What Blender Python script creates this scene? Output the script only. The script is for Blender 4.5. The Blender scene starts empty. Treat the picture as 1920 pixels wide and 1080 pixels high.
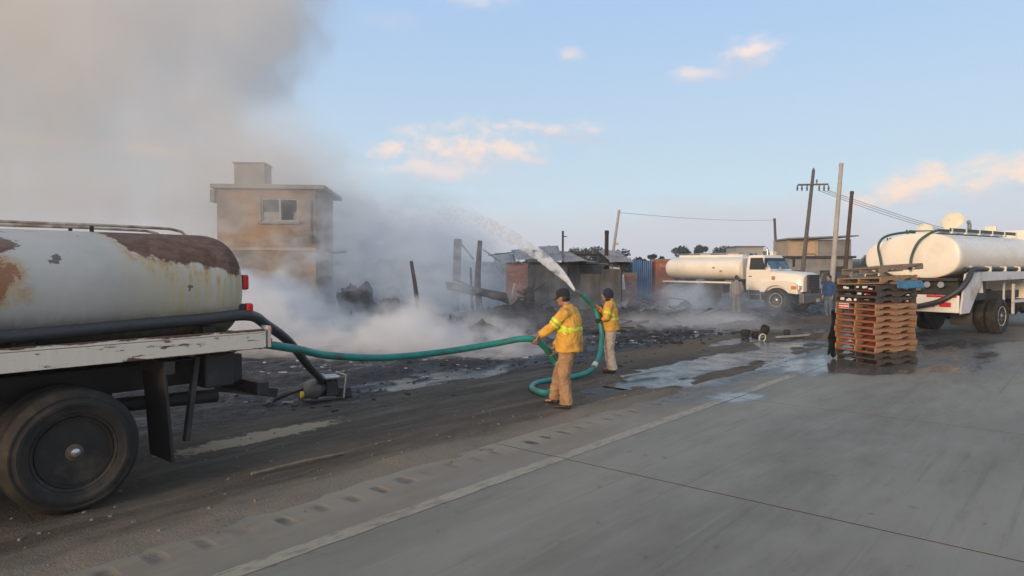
import bpy, bmesh, math, random
import numpy as np
from mathutils import Vector, Matrix, noise as mnoise
random.seed(7); np.random.seed(7)
scene = bpy.context.scene
col = scene.collection
R = math.radians

# ------------------------------------------------------------------ camera
CAM_H = 2.07
cam_d = bpy.data.cameras.new('camera'); cam = bpy.data.objects.new('camera', cam_d); col.objects.link(cam)
cam.location = (0, 0, CAM_H); cam.rotation_euler = (R(90 - 1.78), 0, 0)
cam_d.sensor_width = 36; cam_d.lens = 24.13; cam_d.clip_start = 0.1; cam_d.clip_end = 6000
scene.camera = cam
scene.view_settings.view_transform = 'Standard'
scene.view_settings.look = 'None'
scene.view_settings.exposure = 0.45
scene.view_settings.gamma = 1.0
scene.view_settings.use_curve_mapping = False
scene.cycles.volume_bounces = 4
scene.cycles.max_bounces = 10
scene.cycles.transparent_max_bounces = 12
scene.cycles.volume_max_steps = 256
scene.cycles.use_denoising = True
SUN_EL, SUN_AZ = 10.0, 216.0      # azimuth clockwise from +Y: low, behind the camera on the left

# ------------------------------------------------------------------ node helpers
class NT:
    def __init__(s, tree): s.t = tree; s.n = tree.nodes; s.l = tree.links
    def put(s, sock, val):
        if isinstance(val, bpy.types.NodeSocket): s.l.new(val, sock)
        elif isinstance(val, (tuple, list)) and len(val) == 3 and sock.type == 'RGBA': sock.default_value = (*val, 1)
        else: sock.default_value = val
    def m(s, op, a, b=0.0, c=None, clamp=False):
        n = s.n.new('ShaderNodeMath'); n.operation = op; n.use_clamp = clamp
        s.put(n.inputs[0], a); s.put(n.inputs[1], b)
        if c is not None: s.put(n.inputs[2], c)
        return n.outputs[0]
    def sstep(s, x, a, b, lo=0.0, hi=1.0):
        n = s.n.new('ShaderNodeMapRange'); n.interpolation_type = 'SMOOTHSTEP'
        s.put(n.inputs[0], x); s.put(n.inputs[1], a); s.put(n.inputs[2], b); s.put(n.inputs[3], lo); s.put(n.inputs[4], hi)
        return n.outputs[0]
    def lin(s, x, a, b, lo=0.0, hi=1.0):
        n = s.n.new('ShaderNodeMapRange')
        s.put(n.inputs[0], x); s.put(n.inputs[1], a); s.put(n.inputs[2], b); s.put(n.inputs[3], lo); s.put(n.inputs[4], hi)
        return n.outputs[0]
    def mix(s, f, a, b):
        n = s.n.new('ShaderNodeMix'); n.data_type = 'RGBA'
        s.put(n.inputs[0], f); s.put(n.inputs[6], a); s.put(n.inputs[7], b)
        return n.outputs[2]
    def noise(s, vec, scale, detail=4, rough=0.55, dist=0.0):
        n = s.n.new('ShaderNodeTexNoise'); n.inputs['Scale'].default_value = scale
        n.inputs['Detail'].default_value = detail; n.inputs['Roughness'].default_value = rough; n.inputs['Distortion'].default_value = dist
        if vec is not None: s.l.new(vec, n.inputs['Vector'])
        return n.outputs[0]
    def obj(s): return s.n.new('ShaderNodeTexCoord').outputs['Object']
    def pos(s): return s.n.new('ShaderNodeNewGeometry').outputs['Position']
    def xyz(s, v):
        n = s.n.new('ShaderNodeSeparateXYZ'); s.l.new(v, n.inputs[0]); return n.outputs
    def comb(s, x, y, z):
        n = s.n.new('ShaderNodeCombineXYZ'); s.put(n.inputs[0], x); s.put(n.inputs[1], y); s.put(n.inputs[2], z); return n.outputs[0]
    def mapv(s, v, scale=(1, 1, 1), rot=(0, 0, 0), loc=(0, 0, 0)):
        n = s.n.new('ShaderNodeMapping'); s.l.new(v, n.inputs[0])
        n.inputs['Scale'].default_value = scale; n.inputs['Rotation'].default_value = rot; n.inputs['Location'].default_value = loc
        return n.outputs[0]
    def curve(s, x, pts):
        n = s.n.new('ShaderNodeFloatCurve'); c = n.mapping.curves[0]
        n.mapping.use_clip = False
        while len(c.points) > 2: c.points.remove(c.points[1])
        c.points[0].location = pts[0]; c.points[-1].location = pts[-1]
        for p in pts[1:-1]: c.points.new(*p)
        n.mapping.update(); s.put(n.inputs['Value'], x); return n.outputs[0]
    def attr(s, name):
        n = s.n.new('ShaderNodeAttribute'); n.attribute_name = name; return n.outputs['Fac']
    def bump(s, h, strength=0.3, dist=0.02):
        n = s.n.new('ShaderNodeBump'); n.inputs['Strength'].default_value = strength; n.inputs['Distance'].default_value = dist
        s.l.new(h, n.inputs['Height']); return n.outputs[0]

def new_mat(name):
    m = bpy.data.materials.new(name); m.use_nodes = True
    t = NT(m.node_tree); b = m.node_tree.nodes['Principled BSDF']
    return m, t, b

def mat(name, c, c2=None, rough=0.6, metal=0.0, scale=6.0, detail=5, bump=0.15, bscale=None, spec=0.5, lo=0.35, hi=0.65, dirt=None, dirt_amt=0.5, stretch=(1, 1, 1), rvar=0.1):
    m, t, b = new_mat(name)
    o = t.mapv(t.obj(), stretch)
    n = t.noise(o, scale, detail, 0.6)
    f = t.sstep(n, lo, hi)
    cc = t.mix(f, c, c2 if c2 else tuple(x * 0.8 for x in c))
    if dirt:
        d = t.noise(o, scale * 0.45, 7, 0.7)
        cc = t.mix(t.sstep(d, 0.62 - dirt_amt * 0.3, 0.72 - dirt_amt * 0.1), cc, dirt)
    t.l.new(cc, b.inputs['Base Color'])
    t.l.new(t.lin(n, 0.3, 0.7, max(0.02, rough - rvar), min(1, rough + rvar)), b.inputs['Roughness'])
    b.inputs['Metallic'].default_value = metal
    b.inputs['Specular IOR Level'].default_value = spec
    if bump:
        t.l.new(t.bump(t.noise(o, bscale or scale * 4, 4, 0.6), bump, 0.01), b.inputs['Normal'])
    return m

# ------------------------------------------------------------------ sky
w = bpy.data.worlds.new('World'); scene.world = w; w.use_nodes = True
wt = NT(w.node_tree); bg = w.node_tree.nodes['Background']
sky = wt.n.new('ShaderNodeTexSky'); sky.sky_type = 'NISHITA'; sky.sun_disc = False
sky.sun_elevation = R(SUN_EL); sky.sun_rotation = R(SUN_AZ)
sky.air_density = 1.0; sky.dust_density = 2.0; sky.ozone_density = 1.5; sky.altitude = 1500
SKY_STRENGTH = 0.12
tc = wt.n.new('ShaderNodeTexCoord').outputs['Generated']
gx, gy, gz = wt.xyz(tc)
el = wt.m('ARCSINE', gz)                      # elevation, radians
az = wt.m('ARCTAN2', gx, gy)                  # azimuth, radians, clockwise from +Y
K = 1.0 / SKY_STRENGTH
def kc(r, g, b): return (r * K, g * K, b * K)
# thin high veil of an evening sky: pale lavender at the horizon, clear blue higher up
upper = wt.mix(wt.sstep(el, 0.05, 0.42), kc(0.465, 0.575, 0.645), kc(0.325, 0.47, 0.69))
upper = wt.mix(wt.sstep(el, 0.5, 1.3), upper, kc(0.40, 0.43, 0.46))
low = wt.mix(wt.sstep(el, -0.02, 0.115), kc(0.48, 0.465, 0.52), upper)
skyc = wt.mix(0.86, sky.outputs[0], low)
# low lilac bank of far cloud along the horizon
bank = wt.noise(wt.comb(wt.m('MULTIPLY', az, 3.0), wt.m('MULTIPLY', el, 9.0), 2.0), 2.2, 5, 0.6)
bk = wt.m('MULTIPLY', wt.sstep(wt.m('ADD', el, wt.m('MULTIPLY', wt.m('SUBTRACT', bank, .5), .16)), 0.125, 0.035), .62)
skyc = wt.mix(bk, skyc, wt.mix(wt.sstep(el, .0, .10), kc(.44, .45, .52), kc(.52, .47, .50)))
cvec = wt.comb(wt.m('MULTIPLY', az, 1.0), wt.m('MULTIPLY', el, 1.7), 0.0)
n1 = wt.noise(cvec, 11, 6, 0.6, 0.3); n2 = wt.noise(wt.mapv(cvec, loc=(3, 5, 1)), 30, 4, 0.6)
nn = wt.m('ADD', wt.m('MULTIPLY', wt.m('SUBTRACT', n1, 0.5), 3.4), wt.m('MULTIPLY', wt.m('SUBTRACT', n2, 0.5), 1.9))
# clouds: (azimuth, elevation, half width, half height, strength, warmth)
def cl(u, v, hw, hh, s=1.0, wm=1.0):
    a = math.atan((u - 960) / 1287); e = math.atan((500 - v) / math.hypot(1287, u - 960))
    return (a, e, hw * 1.12 / 1400, hh * 1.15 / 1400, s, wm)
clouds = [cl(1392, 105, 58, 32, 1, .45), cl(1305, 143, 52, 15, .75, .4), cl(1068, 112, 24, 14, .55, .8), cl(895, 285, 150, 48, .95, .9),
          cl(1040, 246, 80, 20, .95, .7), cl(715, 290, 44, 22, .8, .9), cl(800, 325, 150, 30, .7, .5), cl(300, 290, 60, 24, 1, 1.1),
          cl(1690, 360, 66, 34, .85, 1.3), cl(1860, 350, 110, 40, .9, 1.3), cl(1980, 350, 70, 40, .85, 1.2), cl(740, 42, 70, 18, .35, -.6), cl(880, 6, 95, 16, .5, .1),
          cl(1600, 385, 40, 22, .6, 1.1), cl(90, 270, 160, 16, .6, .7), cl(860, 375, 110, 12, .4, -.4), cl(1110, 262, 50, 9, .5, -.5),
          cl(2400, 330, 200, 40, .8, .9), cl(-500, 300, 220, 40, .8, .8), cl(2900, 150, 200, 50, .6, .5)]
for (a, e, hw, hh, s, wm) in clouds:
    dx = wt.m('DIVIDE', wt.m('SUBTRACT', az, a), hw); dy = wt.m('DIVIDE', wt.m('SUBTRACT', el, e), hh)
    r = wt.m('SQRT', wt.m('ADD', wt.m('MULTIPLY', dx, dx), wt.m('MULTIPLY', dy, dy)))
    mk = wt.sstep(wt.m('ADD', wt.m('SUBTRACT', 1.2, r), nn), 0.0, 1.45)
    mk = wt.m('MULTIPLY', mk, wt.m('MULTIPLY', wt.sstep(r, 2.1, .9), s))
    warm = kc(0.66 + .14 * wm, 0.60 + .02 * wm, 0.62 - .10 * wm) if wm >= 0 else kc(.44, .50, .62)
    cc = wt.mix(wt.sstep(wt.m('ADD', dy, wt.m('MULTIPLY', nn, .5)), -0.7, 0.35), kc(0.47, 0.49, 0.57), warm)
    skyc = wt.mix(mk, skyc, cc)
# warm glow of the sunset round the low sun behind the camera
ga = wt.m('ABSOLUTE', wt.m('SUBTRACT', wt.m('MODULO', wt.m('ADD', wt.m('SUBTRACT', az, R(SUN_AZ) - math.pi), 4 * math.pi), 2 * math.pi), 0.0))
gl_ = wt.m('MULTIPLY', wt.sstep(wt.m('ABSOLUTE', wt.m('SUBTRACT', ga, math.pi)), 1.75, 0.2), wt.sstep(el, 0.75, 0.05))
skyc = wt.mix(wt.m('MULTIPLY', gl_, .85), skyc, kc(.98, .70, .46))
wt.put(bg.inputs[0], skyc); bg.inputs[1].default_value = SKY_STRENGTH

sun_d = bpy.data.lights.new('sun', 'SUN'); sun = bpy.data.objects.new('sun', sun_d); col.objects.link(sun)
sun_d.energy = 2.2; sun_d.angle = R(12); sun_d.color = (1.0, 0.70, 0.42)
sdir = Vector((math.sin(R(SUN_AZ)) * math.cos(R(SUN_EL)), math.cos(R(SUN_AZ)) * math.cos(R(SUN_EL)), math.sin(R(SUN_EL))))
sun.rotation_euler = sdir.to_track_quat('Z', 'Y').to_euler()
sun.location = (-20, -12, 12)

# ------------------------------------------------------------------ mesh helpers
class MB:
    def __init__(s): s.v = []; s.f = []
    def add(s, vs, fs):
        k = len(s.v); s.v += [tuple(v) for v in vs]; s.f += [tuple(i + k for i in f) for f in fs]; return s
    def box(s, c, d, M=None, taper=1.0):
        x, y, z = d[0] / 2, d[1] / 2, d[2] / 2
        vs = []
        for k, zz in ((1, -z), (taper, z)):
            vs += [Vector((-x * k, -y * k, zz)), Vector((x * k, -y * k, zz)), Vector((x * k, y * k, zz)), Vector((-x * k, y * k, zz))]
        if M is not None: vs = [M @ v for v in vs]
        vs = [v + Vector(c) for v in vs]
        return s.add(vs, [(3, 2, 1, 0), (4, 5, 6, 7), (0, 1, 5, 4), (1, 2, 6, 5), (2, 3, 7, 6), (3, 0, 4, 7)])
    def bar(s, a, b, w, h=None):
        a = Vector(a); b = Vector(b); d = b - a; h = h or w
        M = d.to_track_quat('X', 'Z').to_matrix()
        return s.box((a + b) / 2, (d.length, w, h), M)
    def loft(s, rings, cap=True, closed=True):
        n = len(rings[0]); vs = [p for r in rings for p in r]; fs = []
        for i in range(len(rings) - 1):
            for j in range(n if closed else n - 1):
                a = i * n + j; b = i * n + (j + 1) % n
                fs.append((a, b, b + n, a + n))
        if cap and closed:
            fs.append(tuple(reversed(range(n)))); k = (len(rings) - 1) * n; fs.append(tuple(range(k, k + n)))
        return s.add(vs, fs)
    def tube(s, pts, r, n=8, cap=True, flat=1.0):
        pts = [Vector(p) for p in pts]; rr = r if isinstance(r, (list, tuple)) else [r] * len(pts)
        rings = []; up = None
        for i, p in enumerate(pts):
            t = (pts[min(i + 1, len(pts) - 1)] - pts[max(i - 1, 0)]).normalized()
            if up is None:
                up = Vector((0, 0, 1)) if abs(t.z) < 0.9 else Vector((1, 0, 0))
            up = (up - t * up.dot(t)).normalized(); sd = t.cross(up)
            ra = rr[i] if isinstance(rr[i], (tuple, list)) else (rr[i], rr[i] * flat)
            rings.append([p + sd * math.cos(2 * math.pi * k / n) * ra[0] + up * math.sin(2 * math.pi * k / n) * ra[1] for k in range(n)])
        return s.loft(rings, cap)
    def lathe(s, prof, o, axis='y', n=24):
        o = Vector(o); rings = []
        for (r, h) in prof:
            ring = []
            for k in range(n):
                a = 2 * math.pi * k / n; c, q = math.cos(a) * r, math.sin(a) * r
                ring.append(o + (Vector((c, h, q)) if axis == 'y' else Vector((c, q, h)) if axis == 'z' else Vector((h, c, q))))
            rings.append(ring)
        return s.loft(rings)
    def prism(s, poly, y0, y1):          # poly in x,z; extruded along y
        n = len(poly)
        vs = [(x, y0, z) for x, z in poly] + [(x, y1, z) for x, z in poly]
        fs = [tuple(range(n)), tuple(reversed(range(n, 2 * n)))] + [(i, i + n, (i + 1) % n + n, (i + 1) % n) for i in range(n)]
        return s.add(vs, fs)
    def ell(s, c, r, n=14, m=9, M=None):
        rings = []
        for i in range(m + 1):
            th = math.pi * min(max(i / m, 0.02), 0.98); ring = []
            for k in range(n):
                a = 2 * math.pi * k / n
                p = Vector((r[0] * math.sin(th) * math.cos(a), r[1] * math.sin(th) * math.sin(a), -r[2] * math.cos(th)))
                if M is not None: p = M @ p
                ring.append(p + Vector(c))
            rings.append(ring)
        return s.loft(rings)
    def mesh(s, name, m=None, smooth=False):
        me = bpy.data.meshes.new(name); me.from_pydata(s.v, [], s.f)
        bm = bmesh.new(); bm.from_mesh(me); bmesh.ops.recalc_face_normals(bm, faces=bm.faces); bm.to_mesh(me); bm.free()
        if smooth: me.polygons.foreach_set('use_smooth', [True] * len(me.polygons))
        if m: me.materials.append(m)
        me.update(); return me
    def build(s, name, m=None, parent=None, smooth=False, bevel=0.0, sharp=None):
        me = s.mesh(name, m, smooth)
        if smooth: me.set_sharp_from_angle(angle=R(sharp or 40))
        return link(name, me, parent, bevel)

def link(name, me, parent=None, bevel=0.0):
    o = bpy.data.objects.new(name, me); col.objects.link(o)
    if parent: o.parent = parent
    if bevel:
        b = o.modifiers.new('bevel', 'BEVEL'); b.width = bevel; b.segments = 2; b.limit_method = 'ANGLE'
    return o

def tag(o, label, cat, group=None):
    o['label'] = label; o['category'] = cat
    if group: o['group'] = group
    return o
def struct(o, kind='structure'): o['kind'] = kind; return o
def thing(name, label, cat, loc=(0, 0, 0), rz=0.0, group=None, rot=None):
    o = bpy.data.objects.new(name, None); col.objects.link(o); o.location = loc
    o.rotation_euler = rot if rot else (0, 0, rz); o.empty_display_size = 0.2
    return tag(o, label, cat, group)

def catmull(pts, n=10):
    P = [Vector(p) for p in pts]; P = [P[0] * 2 - P[1]] + P + [P[-1] * 2 - P[-2]]; out = []
    for i in range(1, len(P) - 2):
        for k in range(n):
            t = k / n; a, b, c, d = P[i - 1], P[i], P[i + 1], P[i + 2]
            out.append(0.5 * ((2 * b) + (c - a) * t + (2 * a - 5 * b + 4 * c - d) * t * t + (3 * b - a - 3 * c + d) * t ** 3))
    out.append(P[-2]); return out

# numpy fractal value noise
def vnoise(x, y, seed=0):
    xi = np.floor(x).astype(np.int64); yi = np.floor(y).astype(np.int64); fx = x - xi; fy = y - yi
    fx = fx * fx * (3 - 2 * fx); fy = fy * fy * (3 - 2 * fy)
    def h(a, b):
        n = (a * 374761393 + b * 668265263 + seed * 1442695041) & 0x7fffffff
        n = ((n ^ (n >> 13)) * 1274126177) & 0x7fffffff
        return ((n ^ (n >> 16)) & 0xffff) / 65535.0
    return (h(xi, yi) * (1 - fx) + h(xi + 1, yi) * fx) * (1 - fy) + (h(xi, yi + 1) * (1 - fx) + h(xi + 1, yi + 1) * fx) * fy
def fbm(x, y, o=4, seed=0):
    s = np.zeros_like(x); a = 0.5
    for i in range(o): s += a * (vnoise(x * 2 ** i, y * 2 ** i, seed + i * 17) - 0.5); a *= 0.55
    return s
def sst(x, a, b): t = np.clip((x - a) / (b - a), 0, 1); return t * t * (3 - 2 * t)

# the road runs along D (s metres along it), N points to the right of it (t metres across); the camera stands over s = 0, t = 0
D = Vector((0.65, 0.76, 0)); N = Vector((0.76, -0.65, 0))
ROAD_ANG = math.atan2(0.76, 0.65)
def st(s, t, z=0.0): return D * s + N * t + Vector((0, 0, z))
# ------------------------------------------------------------------ ground, road, water
def st_nodes(t):
    x, y, z = t.xyz(t.pos())
    s_ = t.m('ADD', t.m('MULTIPLY', x, 0.65), t.m('MULTIPLY', y, 0.76))
    t_ = t.m('SUBTRACT', t.m('MULTIPLY', x, 0.76), t.m('MULTIPLY', y, 0.65))
    return s_, t_, z

def road_material(name, paint=False):
    m, t, b = new_mat(name); s_, t_, z = st_nodes(t)
    sv = t.comb(s_, t_, 0.0)
    nbig = t.noise(t.mapv(sv, (0.25, 0.9, 1)), 0.8, 5, 0.6)
    nmid = t.noise(t.mapv(sv, (0.5, 1.6, 1)), 2.2, 6, 0.65)
    nfine = t.noise(sv, 60, 3, 0.7)
    base = t.mix(t.sstep(nbig, 0.32, 0.68), (0.185, 0.172, 0.14), (0.25, 0.233, 0.192))
    base = t.mix(t.m('MULTIPLY', t.sstep(nmid, 0.5, 0.75), 0.45), base, (0.14, 0.131, 0.108))
    base = t.mix(t.m('MULTIPLY', t.sstep(nfine, 0.55, 0.75), 0.3), base, (0.09, 0.085, 0.075))
    # darker rubber track of the outer lane
    tr = t.m('MULTIPLY', t.sstep(t.m('ABSOLUTE', t.m('ADD', t_, 2.3)), 1.3, 0.2), t.sstep(nmid, 0.3, 0.6))
    base = t.mix(t.m('MULTIPLY', tr, 0.35), base, (0.135, 0.127, 0.105))
    # loose grit, dark oil spots, long scuffs left by tyres
    nsp = t.noise(sv, 5.5, 3, .5); base = t.mix(t.m('MULTIPLY', t.sstep(nsp, .66, .74), .55), base, (.075, .07, .062))
    nsc = t.noise(t.mapv(sv, (.12, 6, 1), rot=(0, 0, .05)), 2.4, 6, .7); base = t.mix(t.m('MULTIPLY', t.sstep(nsc, .54, .72), .38), base, (.30, .28, .235))
    nsd = t.noise(t.mapv(sv, (.09, 4.5, 1), rot=(0, 0, -.03), loc=(3, 7, 0)), 2.0, 6, .7); base = t.mix(t.m('MULTIPLY', t.sstep(nsd, .55, .70), .45), base, (.105, .098, .084))
    ngr = t.noise(sv, 140, 2, .8); base = t.mix(t.m('MULTIPLY', t.sstep(ngr, .5, .8), .35), base, (.36, .335, .28))
    if paint:
        pn = t.noise(t.mapv(sv, (1, 3, 1)), 5.0, 6, 0.7)
        wear = t.sstep(pn, 0.36, 0.54)
        base = t.mix(t.m('MULTIPLY', wear, 0.9), base, (0.36, 0.315, 0.24))
    # pale dust blown over the outer edge
    dn = t.noise(t.mapv(sv, (0.35, 1.0, 1)), 2.0, 7, 0.65)
    de = t.m('ADD', t_, t.m('MULTIPLY', t.m('SUBTRACT', dn, 0.5), 1.4))
    dust = t.m('MULTIPLY', t.sstep(de, -4.25, -4.9), 0.9)
    dry = t.sstep(s_, 15.0, 9.0)
    dust = t.m('MULTIPLY', dust, t.m('ADD', t.m('MULTIPLY', dry, 0.8), 0.2))
    if paint: dust = t.m('MULTIPLY', dust, 0.6)
    base = t.mix(dust, base, t.mix(t.sstep(dn, 0.4, 0.6), (0.215, 0.182, 0.138), (0.265, 0.23, 0.178)))
    # dirt that has collected at the bottom of the grooves and joints
    pit = t.sstep(z, -0.001, -0.011)
    base = t.mix(t.m('MULTIPLY', pit, t.sstep(dn, 0.40, 0.60, 0.05, 0.9)), base, (0.05, 0.043, 0.035))
    base = t.mix(t.sstep(z, -.0165, -.022), base, (.016, .015, .014))
    # wet from the hoses
    wn = t.noise(t.mapv(sv, (0.4, 1.0, 1)), 0.9, 6, 0.6)
    edge = t.m('ADD', t.m('ADD', t.sstep(s_, 12.5, 17.0, -4.35, -1.6), t.m('MULTIPLY', t.m('SUBTRACT', wn, 0.5), 3.0)), 0.0)
    wet = t.m('MULTIPLY', t.sstep(t.m('SUBTRACT', edge, t_), -0.05, 0.35), t.m('MULTIPLY', t.sstep(s_, 8.2, 10.2), t.sstep(s_, 30, 22)))
    base = t.mix(t.m('MULTIPLY', wet, 0.68), base, (0.035, 0.035, 0.036))
    rough = t.m('ADD', t.lin(nmid, 0.3, 0.7, 0.62, 0.8), t.m('MULTIPLY', wet, t.sstep(wn, 0.38, 0.62, -0.18, -0.56)))
    t.l.new(base, b.inputs['Base Color']); t.l.new(rough, b.inputs['Roughness'])
    bh = t.m('ADD', t.m('MULTIPLY', nfine, 0.5), t.noise(t.mapv(sv, (12, 200, 1)), 1.0, 2, 0.5))
    bn = t.n.new('ShaderNodeBump'); bn.inputs['Distance'].default_value = 0.004
    t.put(bn.inputs['Strength'], t.m('SUBTRACT', 0.5, t.m('MULTIPLY', wet, 0.42))); t.l.new(bh, bn.inputs['Height']); t.l.new(bn.outputs[0], b.inputs['Normal'])
    b.inputs['Specular IOR Level'].default_value = 0.4
    return m
M_ROAD = road_material('road_concrete'); M_LINE = road_material('worn_edge_paint', True)

def slab_mesh(L, seed, period=0.33, groove=0.13):
    b = MB(); T0, T1, G0, G1 = 0.0, 5.35, 4.84, 5.24     # local y = -t
    b.box((L / 2, (T0 + G0) / 2, -0.1), (L, G0 - T0, 0.2))
    b.box((L / 2, (G1 + T1) / 2, -0.1), (L, T1 - G1, 0.2))
    rg = random.Random(seed); n = int(L / period); off = (L - n * period) / 2; ny = 10
    prof = [(0, 0, -1)]
    for i in range(n):
        x0 = off + i * period + period / 2 + rg.uniform(-.02, .02); w_ = groove / 2 * rg.uniform(.75, 1.15)
        prof += [(x0 + w_ * q, d, i) for q, d in ((-1.25, 0), (-.9, .45), (-.45, .95), (0, 1), (.45, .9), (.9, .4), (1.25, 0))]
    prof.append((L, 0, -1)); k = len(prof); ex = [(rg.uniform(.0, .25), rg.uniform(.75, 1.0), rg.uniform(.45, 1.1)) for _ in range(n)]
    vs = []
    for j in range(ny + 1):
        v = j / ny
        for px, d, i in prof:
            z = 0.0
            if i >= 0:
                lo, hi, dp = ex[i]; u = (v - lo) / (hi - lo)
                f = 0 if u <= 0 or u >= 1 else min(1, 3.2 * min(u, 1 - u)) * (1 + .5 * mnoise.noise((px * 9, v * 5, seed)))
                z = -.0115 * d * dp * f
            vs.append((px, G0 + (G1 - G0) * v, z))
    b.add(vs, [(j * k + i, j * k + i + 1, j * k + i + 1 + k, j * k + i + k) for j in range(ny) for i in range(k - 1)])
    b.add([(0, G0, 0), (0, G1, 0), (0, G1, -.2), (0, G0, -.2)], [(0, 1, 2, 3)]); b.add([(L, G0, 0), (L, G1, 0), (L, G1, -.2), (L, G0, -.2)], [(0, 1, 2, 3)])
    return b.mesh('slab', M_ROAD)
bedm = MB().add([st(-15, -5.33, -.06), st(100, -5.33, -.06), st(100, 5.2, -.06), st(-15, 5.2, -.06)], [(0, 1, 2, 3)])
M_BED = mat('joint_filler', (.014, .013, .012), (.025, .022, .02), .9)
road = struct(bedm.build('road', M_BED)); road['label'] = 'grey concrete highway pavement laid in large slabs'
SL = 4.55; sms = [slab_mesh(SL - 0.026, q) for q in range(4)]
sm2 = MB().box(((SL - .026) / 2, -2.6, -.1), (SL - .026, 5.16, .2)).mesh('slab_plain', M_ROAD)
for k in range(-4, 20):
    for me in (sms[k % 4], sm2):
        o = bpy.data.objects.new('slab', me); col.objects.link(o); o.parent = road
        o.location = st(5.95 + .013 + k * SL, 0, 0); o.rotation_euler = (0, 0, ROAD_ANG)
# black sealant in the joints between the slabs
jn = MB().box((0, 0, -.032), (.0238, 5.22, .06)).mesh('joint_sealant', M_BED); jn2 = MB().box((0, 0, -.032), (.0238, 5.16, .06)).mesh('joint_sealant', M_BED)
for k in range(-4, 21):
    for me, t_ in ((jn, -2.62), (jn2, 2.6)):
        o = bpy.data.objects.new('joint_sealant', me); col.objects.link(o); o.parent = road; o.location = st(5.95 + k * SL, t_, 0); o.rotation_euler = (0, 0, ROAD_ANG)
# worn painted edge line, one thin sheet per slab
for k in range(-3, 19):
    a, e = 5.95 + k * SL + .01, 5.95 + (k + 1) * SL - .01; b = MB(); n = 40
    vs = []
    for i in range(n + 1):
        ss = a + (e - a) * i / n
        j = 0.012 * mnoise.noise((ss * 3, 1, 0)); j2 = 0.012 * mnoise.noise((ss * 3.3, 9, 0))
        vs += [st(ss, -4.48 + j, .004), st(ss, -4.315 + j2, .004)]
    b.add(vs, [(2 * i, 2 * i + 1, 2 * i + 3, 2 * i + 2) for i in range(n)])
    b.build('edge_line', M_LINE, road)

# --- dirt shoulder and burnt yard: one height field that runs up onto the slab edge
basins = [(12.6, -6.3, 2.9, .8, .060), (16.6, -6.1, 3.8, .85, .065), (18.8, -7.7, 1.8, .6, .06), (23, -5.9, 5, 1.3, .06), (8.9, -9.4, 3.0, .7, .045), (13.0, -10.6, 2.5, .8, .05), (21.5, -9.2, 2.5, .7, .05)]
mounds = [(-5.4, 25.5, 1.0, .9, .75), (-3.9, 27, 1.3, 1.0, .55), (-1.0, 25.0, 2.2, 1.0, .5), (.9, 25.6, 2.0, .9, .48), (2.8, 25.2, 1.8, .9, .42), (5.0, 25.0, 2.2, .8, .38), (-.6, 22.6, 1.6, .6, .25),
          (7.4, 28.0, 1.6, .8, .3), (-2.6, 23.4, 1.4, .7, .3), (8.2, 23.5, 1.2, .6, .25), (10.0, 25.5, 1.4, .7, .25), (-3.5, 20.5, 1.5, .7, .2), (2.0, 29.5, 2.0, 1.0, .4), (9.0, 20.2, .8, .5, .16), (12.2, 26.5, 1.2, .6, .2)]
def dirt_h(s, t):
    X = .65 * s + .76 * t; Y = .76 * s - .65 * t
    h = .004 - np.clip(t + 5.55, 0, 2) * .11 + fbm(s * .35, t * 2.6, 5, 3) * .05 + fbm(X * 5, Y * 5, 4, 5) * .022
    h += fbm(s * 1.6, t * 1.8, 4, 21) * .04 * sst(t, -4.9, -5.6)
    h += sst(t, -9.0, -10.2) * (fbm(X * .9, Y * .9, 5, 31) * .22 + .02)
    yard = sst(t, -8.6, -9.6)
    h += yard * fbm(X * 3.2, Y * 3.2, 4, 41) * .12
    for (cs, ct, rs, rt, dp) in basins:
        r = np.sqrt(((s - cs) / rs) ** 2 + ((t - ct) / rt) ** 2) + fbm(s * 1.1, t * 2.2, 5, 77) * 1.7
        k = sst(r, 1.25, .45); h = h * (1 - k * .30) - k * dp + k * (fbm(s * 1.3, t * 5.5, 5, 83) * .085 + .004)
    for (cx, cy, rx, ry, hh) in mounds:
        r = np.sqrt(((X - cx) / rx) ** 2 + ((Y - cy) / ry) ** 2) + fbm(X * 1.6, Y * 1.6, 4, 91) * .9
        h += sst(r, 1.15, .1) * hh * (1 + fbm(X * 4, Y * 4, 3, 55) * 1.2)
    h += fbm(s * .8, t * .9, 5, 61) * .10 * sst(t, -5.95, -5.5) + .014 * sst(t, -5.9, -5.4)
    # road edge wins under the slab
    return h - sst(t, -5.05, -4.82) * .10
sa = np.concatenate([np.arange(-7, -1, .2), np.arange(-1, 24, .065), np.arange(24, 46, .16), np.arange(46, 110, .8)])
ta = np.concatenate([np.arange(-75, -36, 1.2), np.arange(-36, -14, .22), np.arange(-14, -9.5, .1), np.arange(-9.5, -4.8, .055)])
S, T = np.meshgrid(sa, ta, indexing='ij'); H = dirt_h(S, T)
PX = .65 * S + .76 * T; PY = .76 * S - .65 * T
vv = np.stack([PX, PY, H], -1).reshape(-1, 3)
ns, nt = len(sa), len(ta); ii = (np.arange(ns - 1)[:, None] * nt + np.arange(nt - 1)[None, :]).reshape(-1)
ff = np.stack([ii, ii + nt, ii + nt + 1, ii + 1], -1)
me = bpy.data.meshes.new('dirt_shoulder')
me.vertices.add(len(vv)); me.vertices.foreach_set('co', vv.astype(np.float32).ravel())
me.loops.add(ff.size); me.loops.foreach_set('vertex_index', ff.astype(np.int32).ravel())
me.polygons.add(len(ff)); me.polygons.foreach_set('loop_start', np.arange(0, ff.size, 4, dtype=np.int32)); me.polygons.foreach_set('loop_total', np.full(len(ff), 4, dtype=np.int32))
me.update(calc_edges=True); me.validate()
bmt = bmesh.new(); bmt.from_mesh(me); bmesh.ops.recalc_face_normals(bmt, faces=bmt.faces)
bmt.to_mesh(me); bmt.free()
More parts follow.
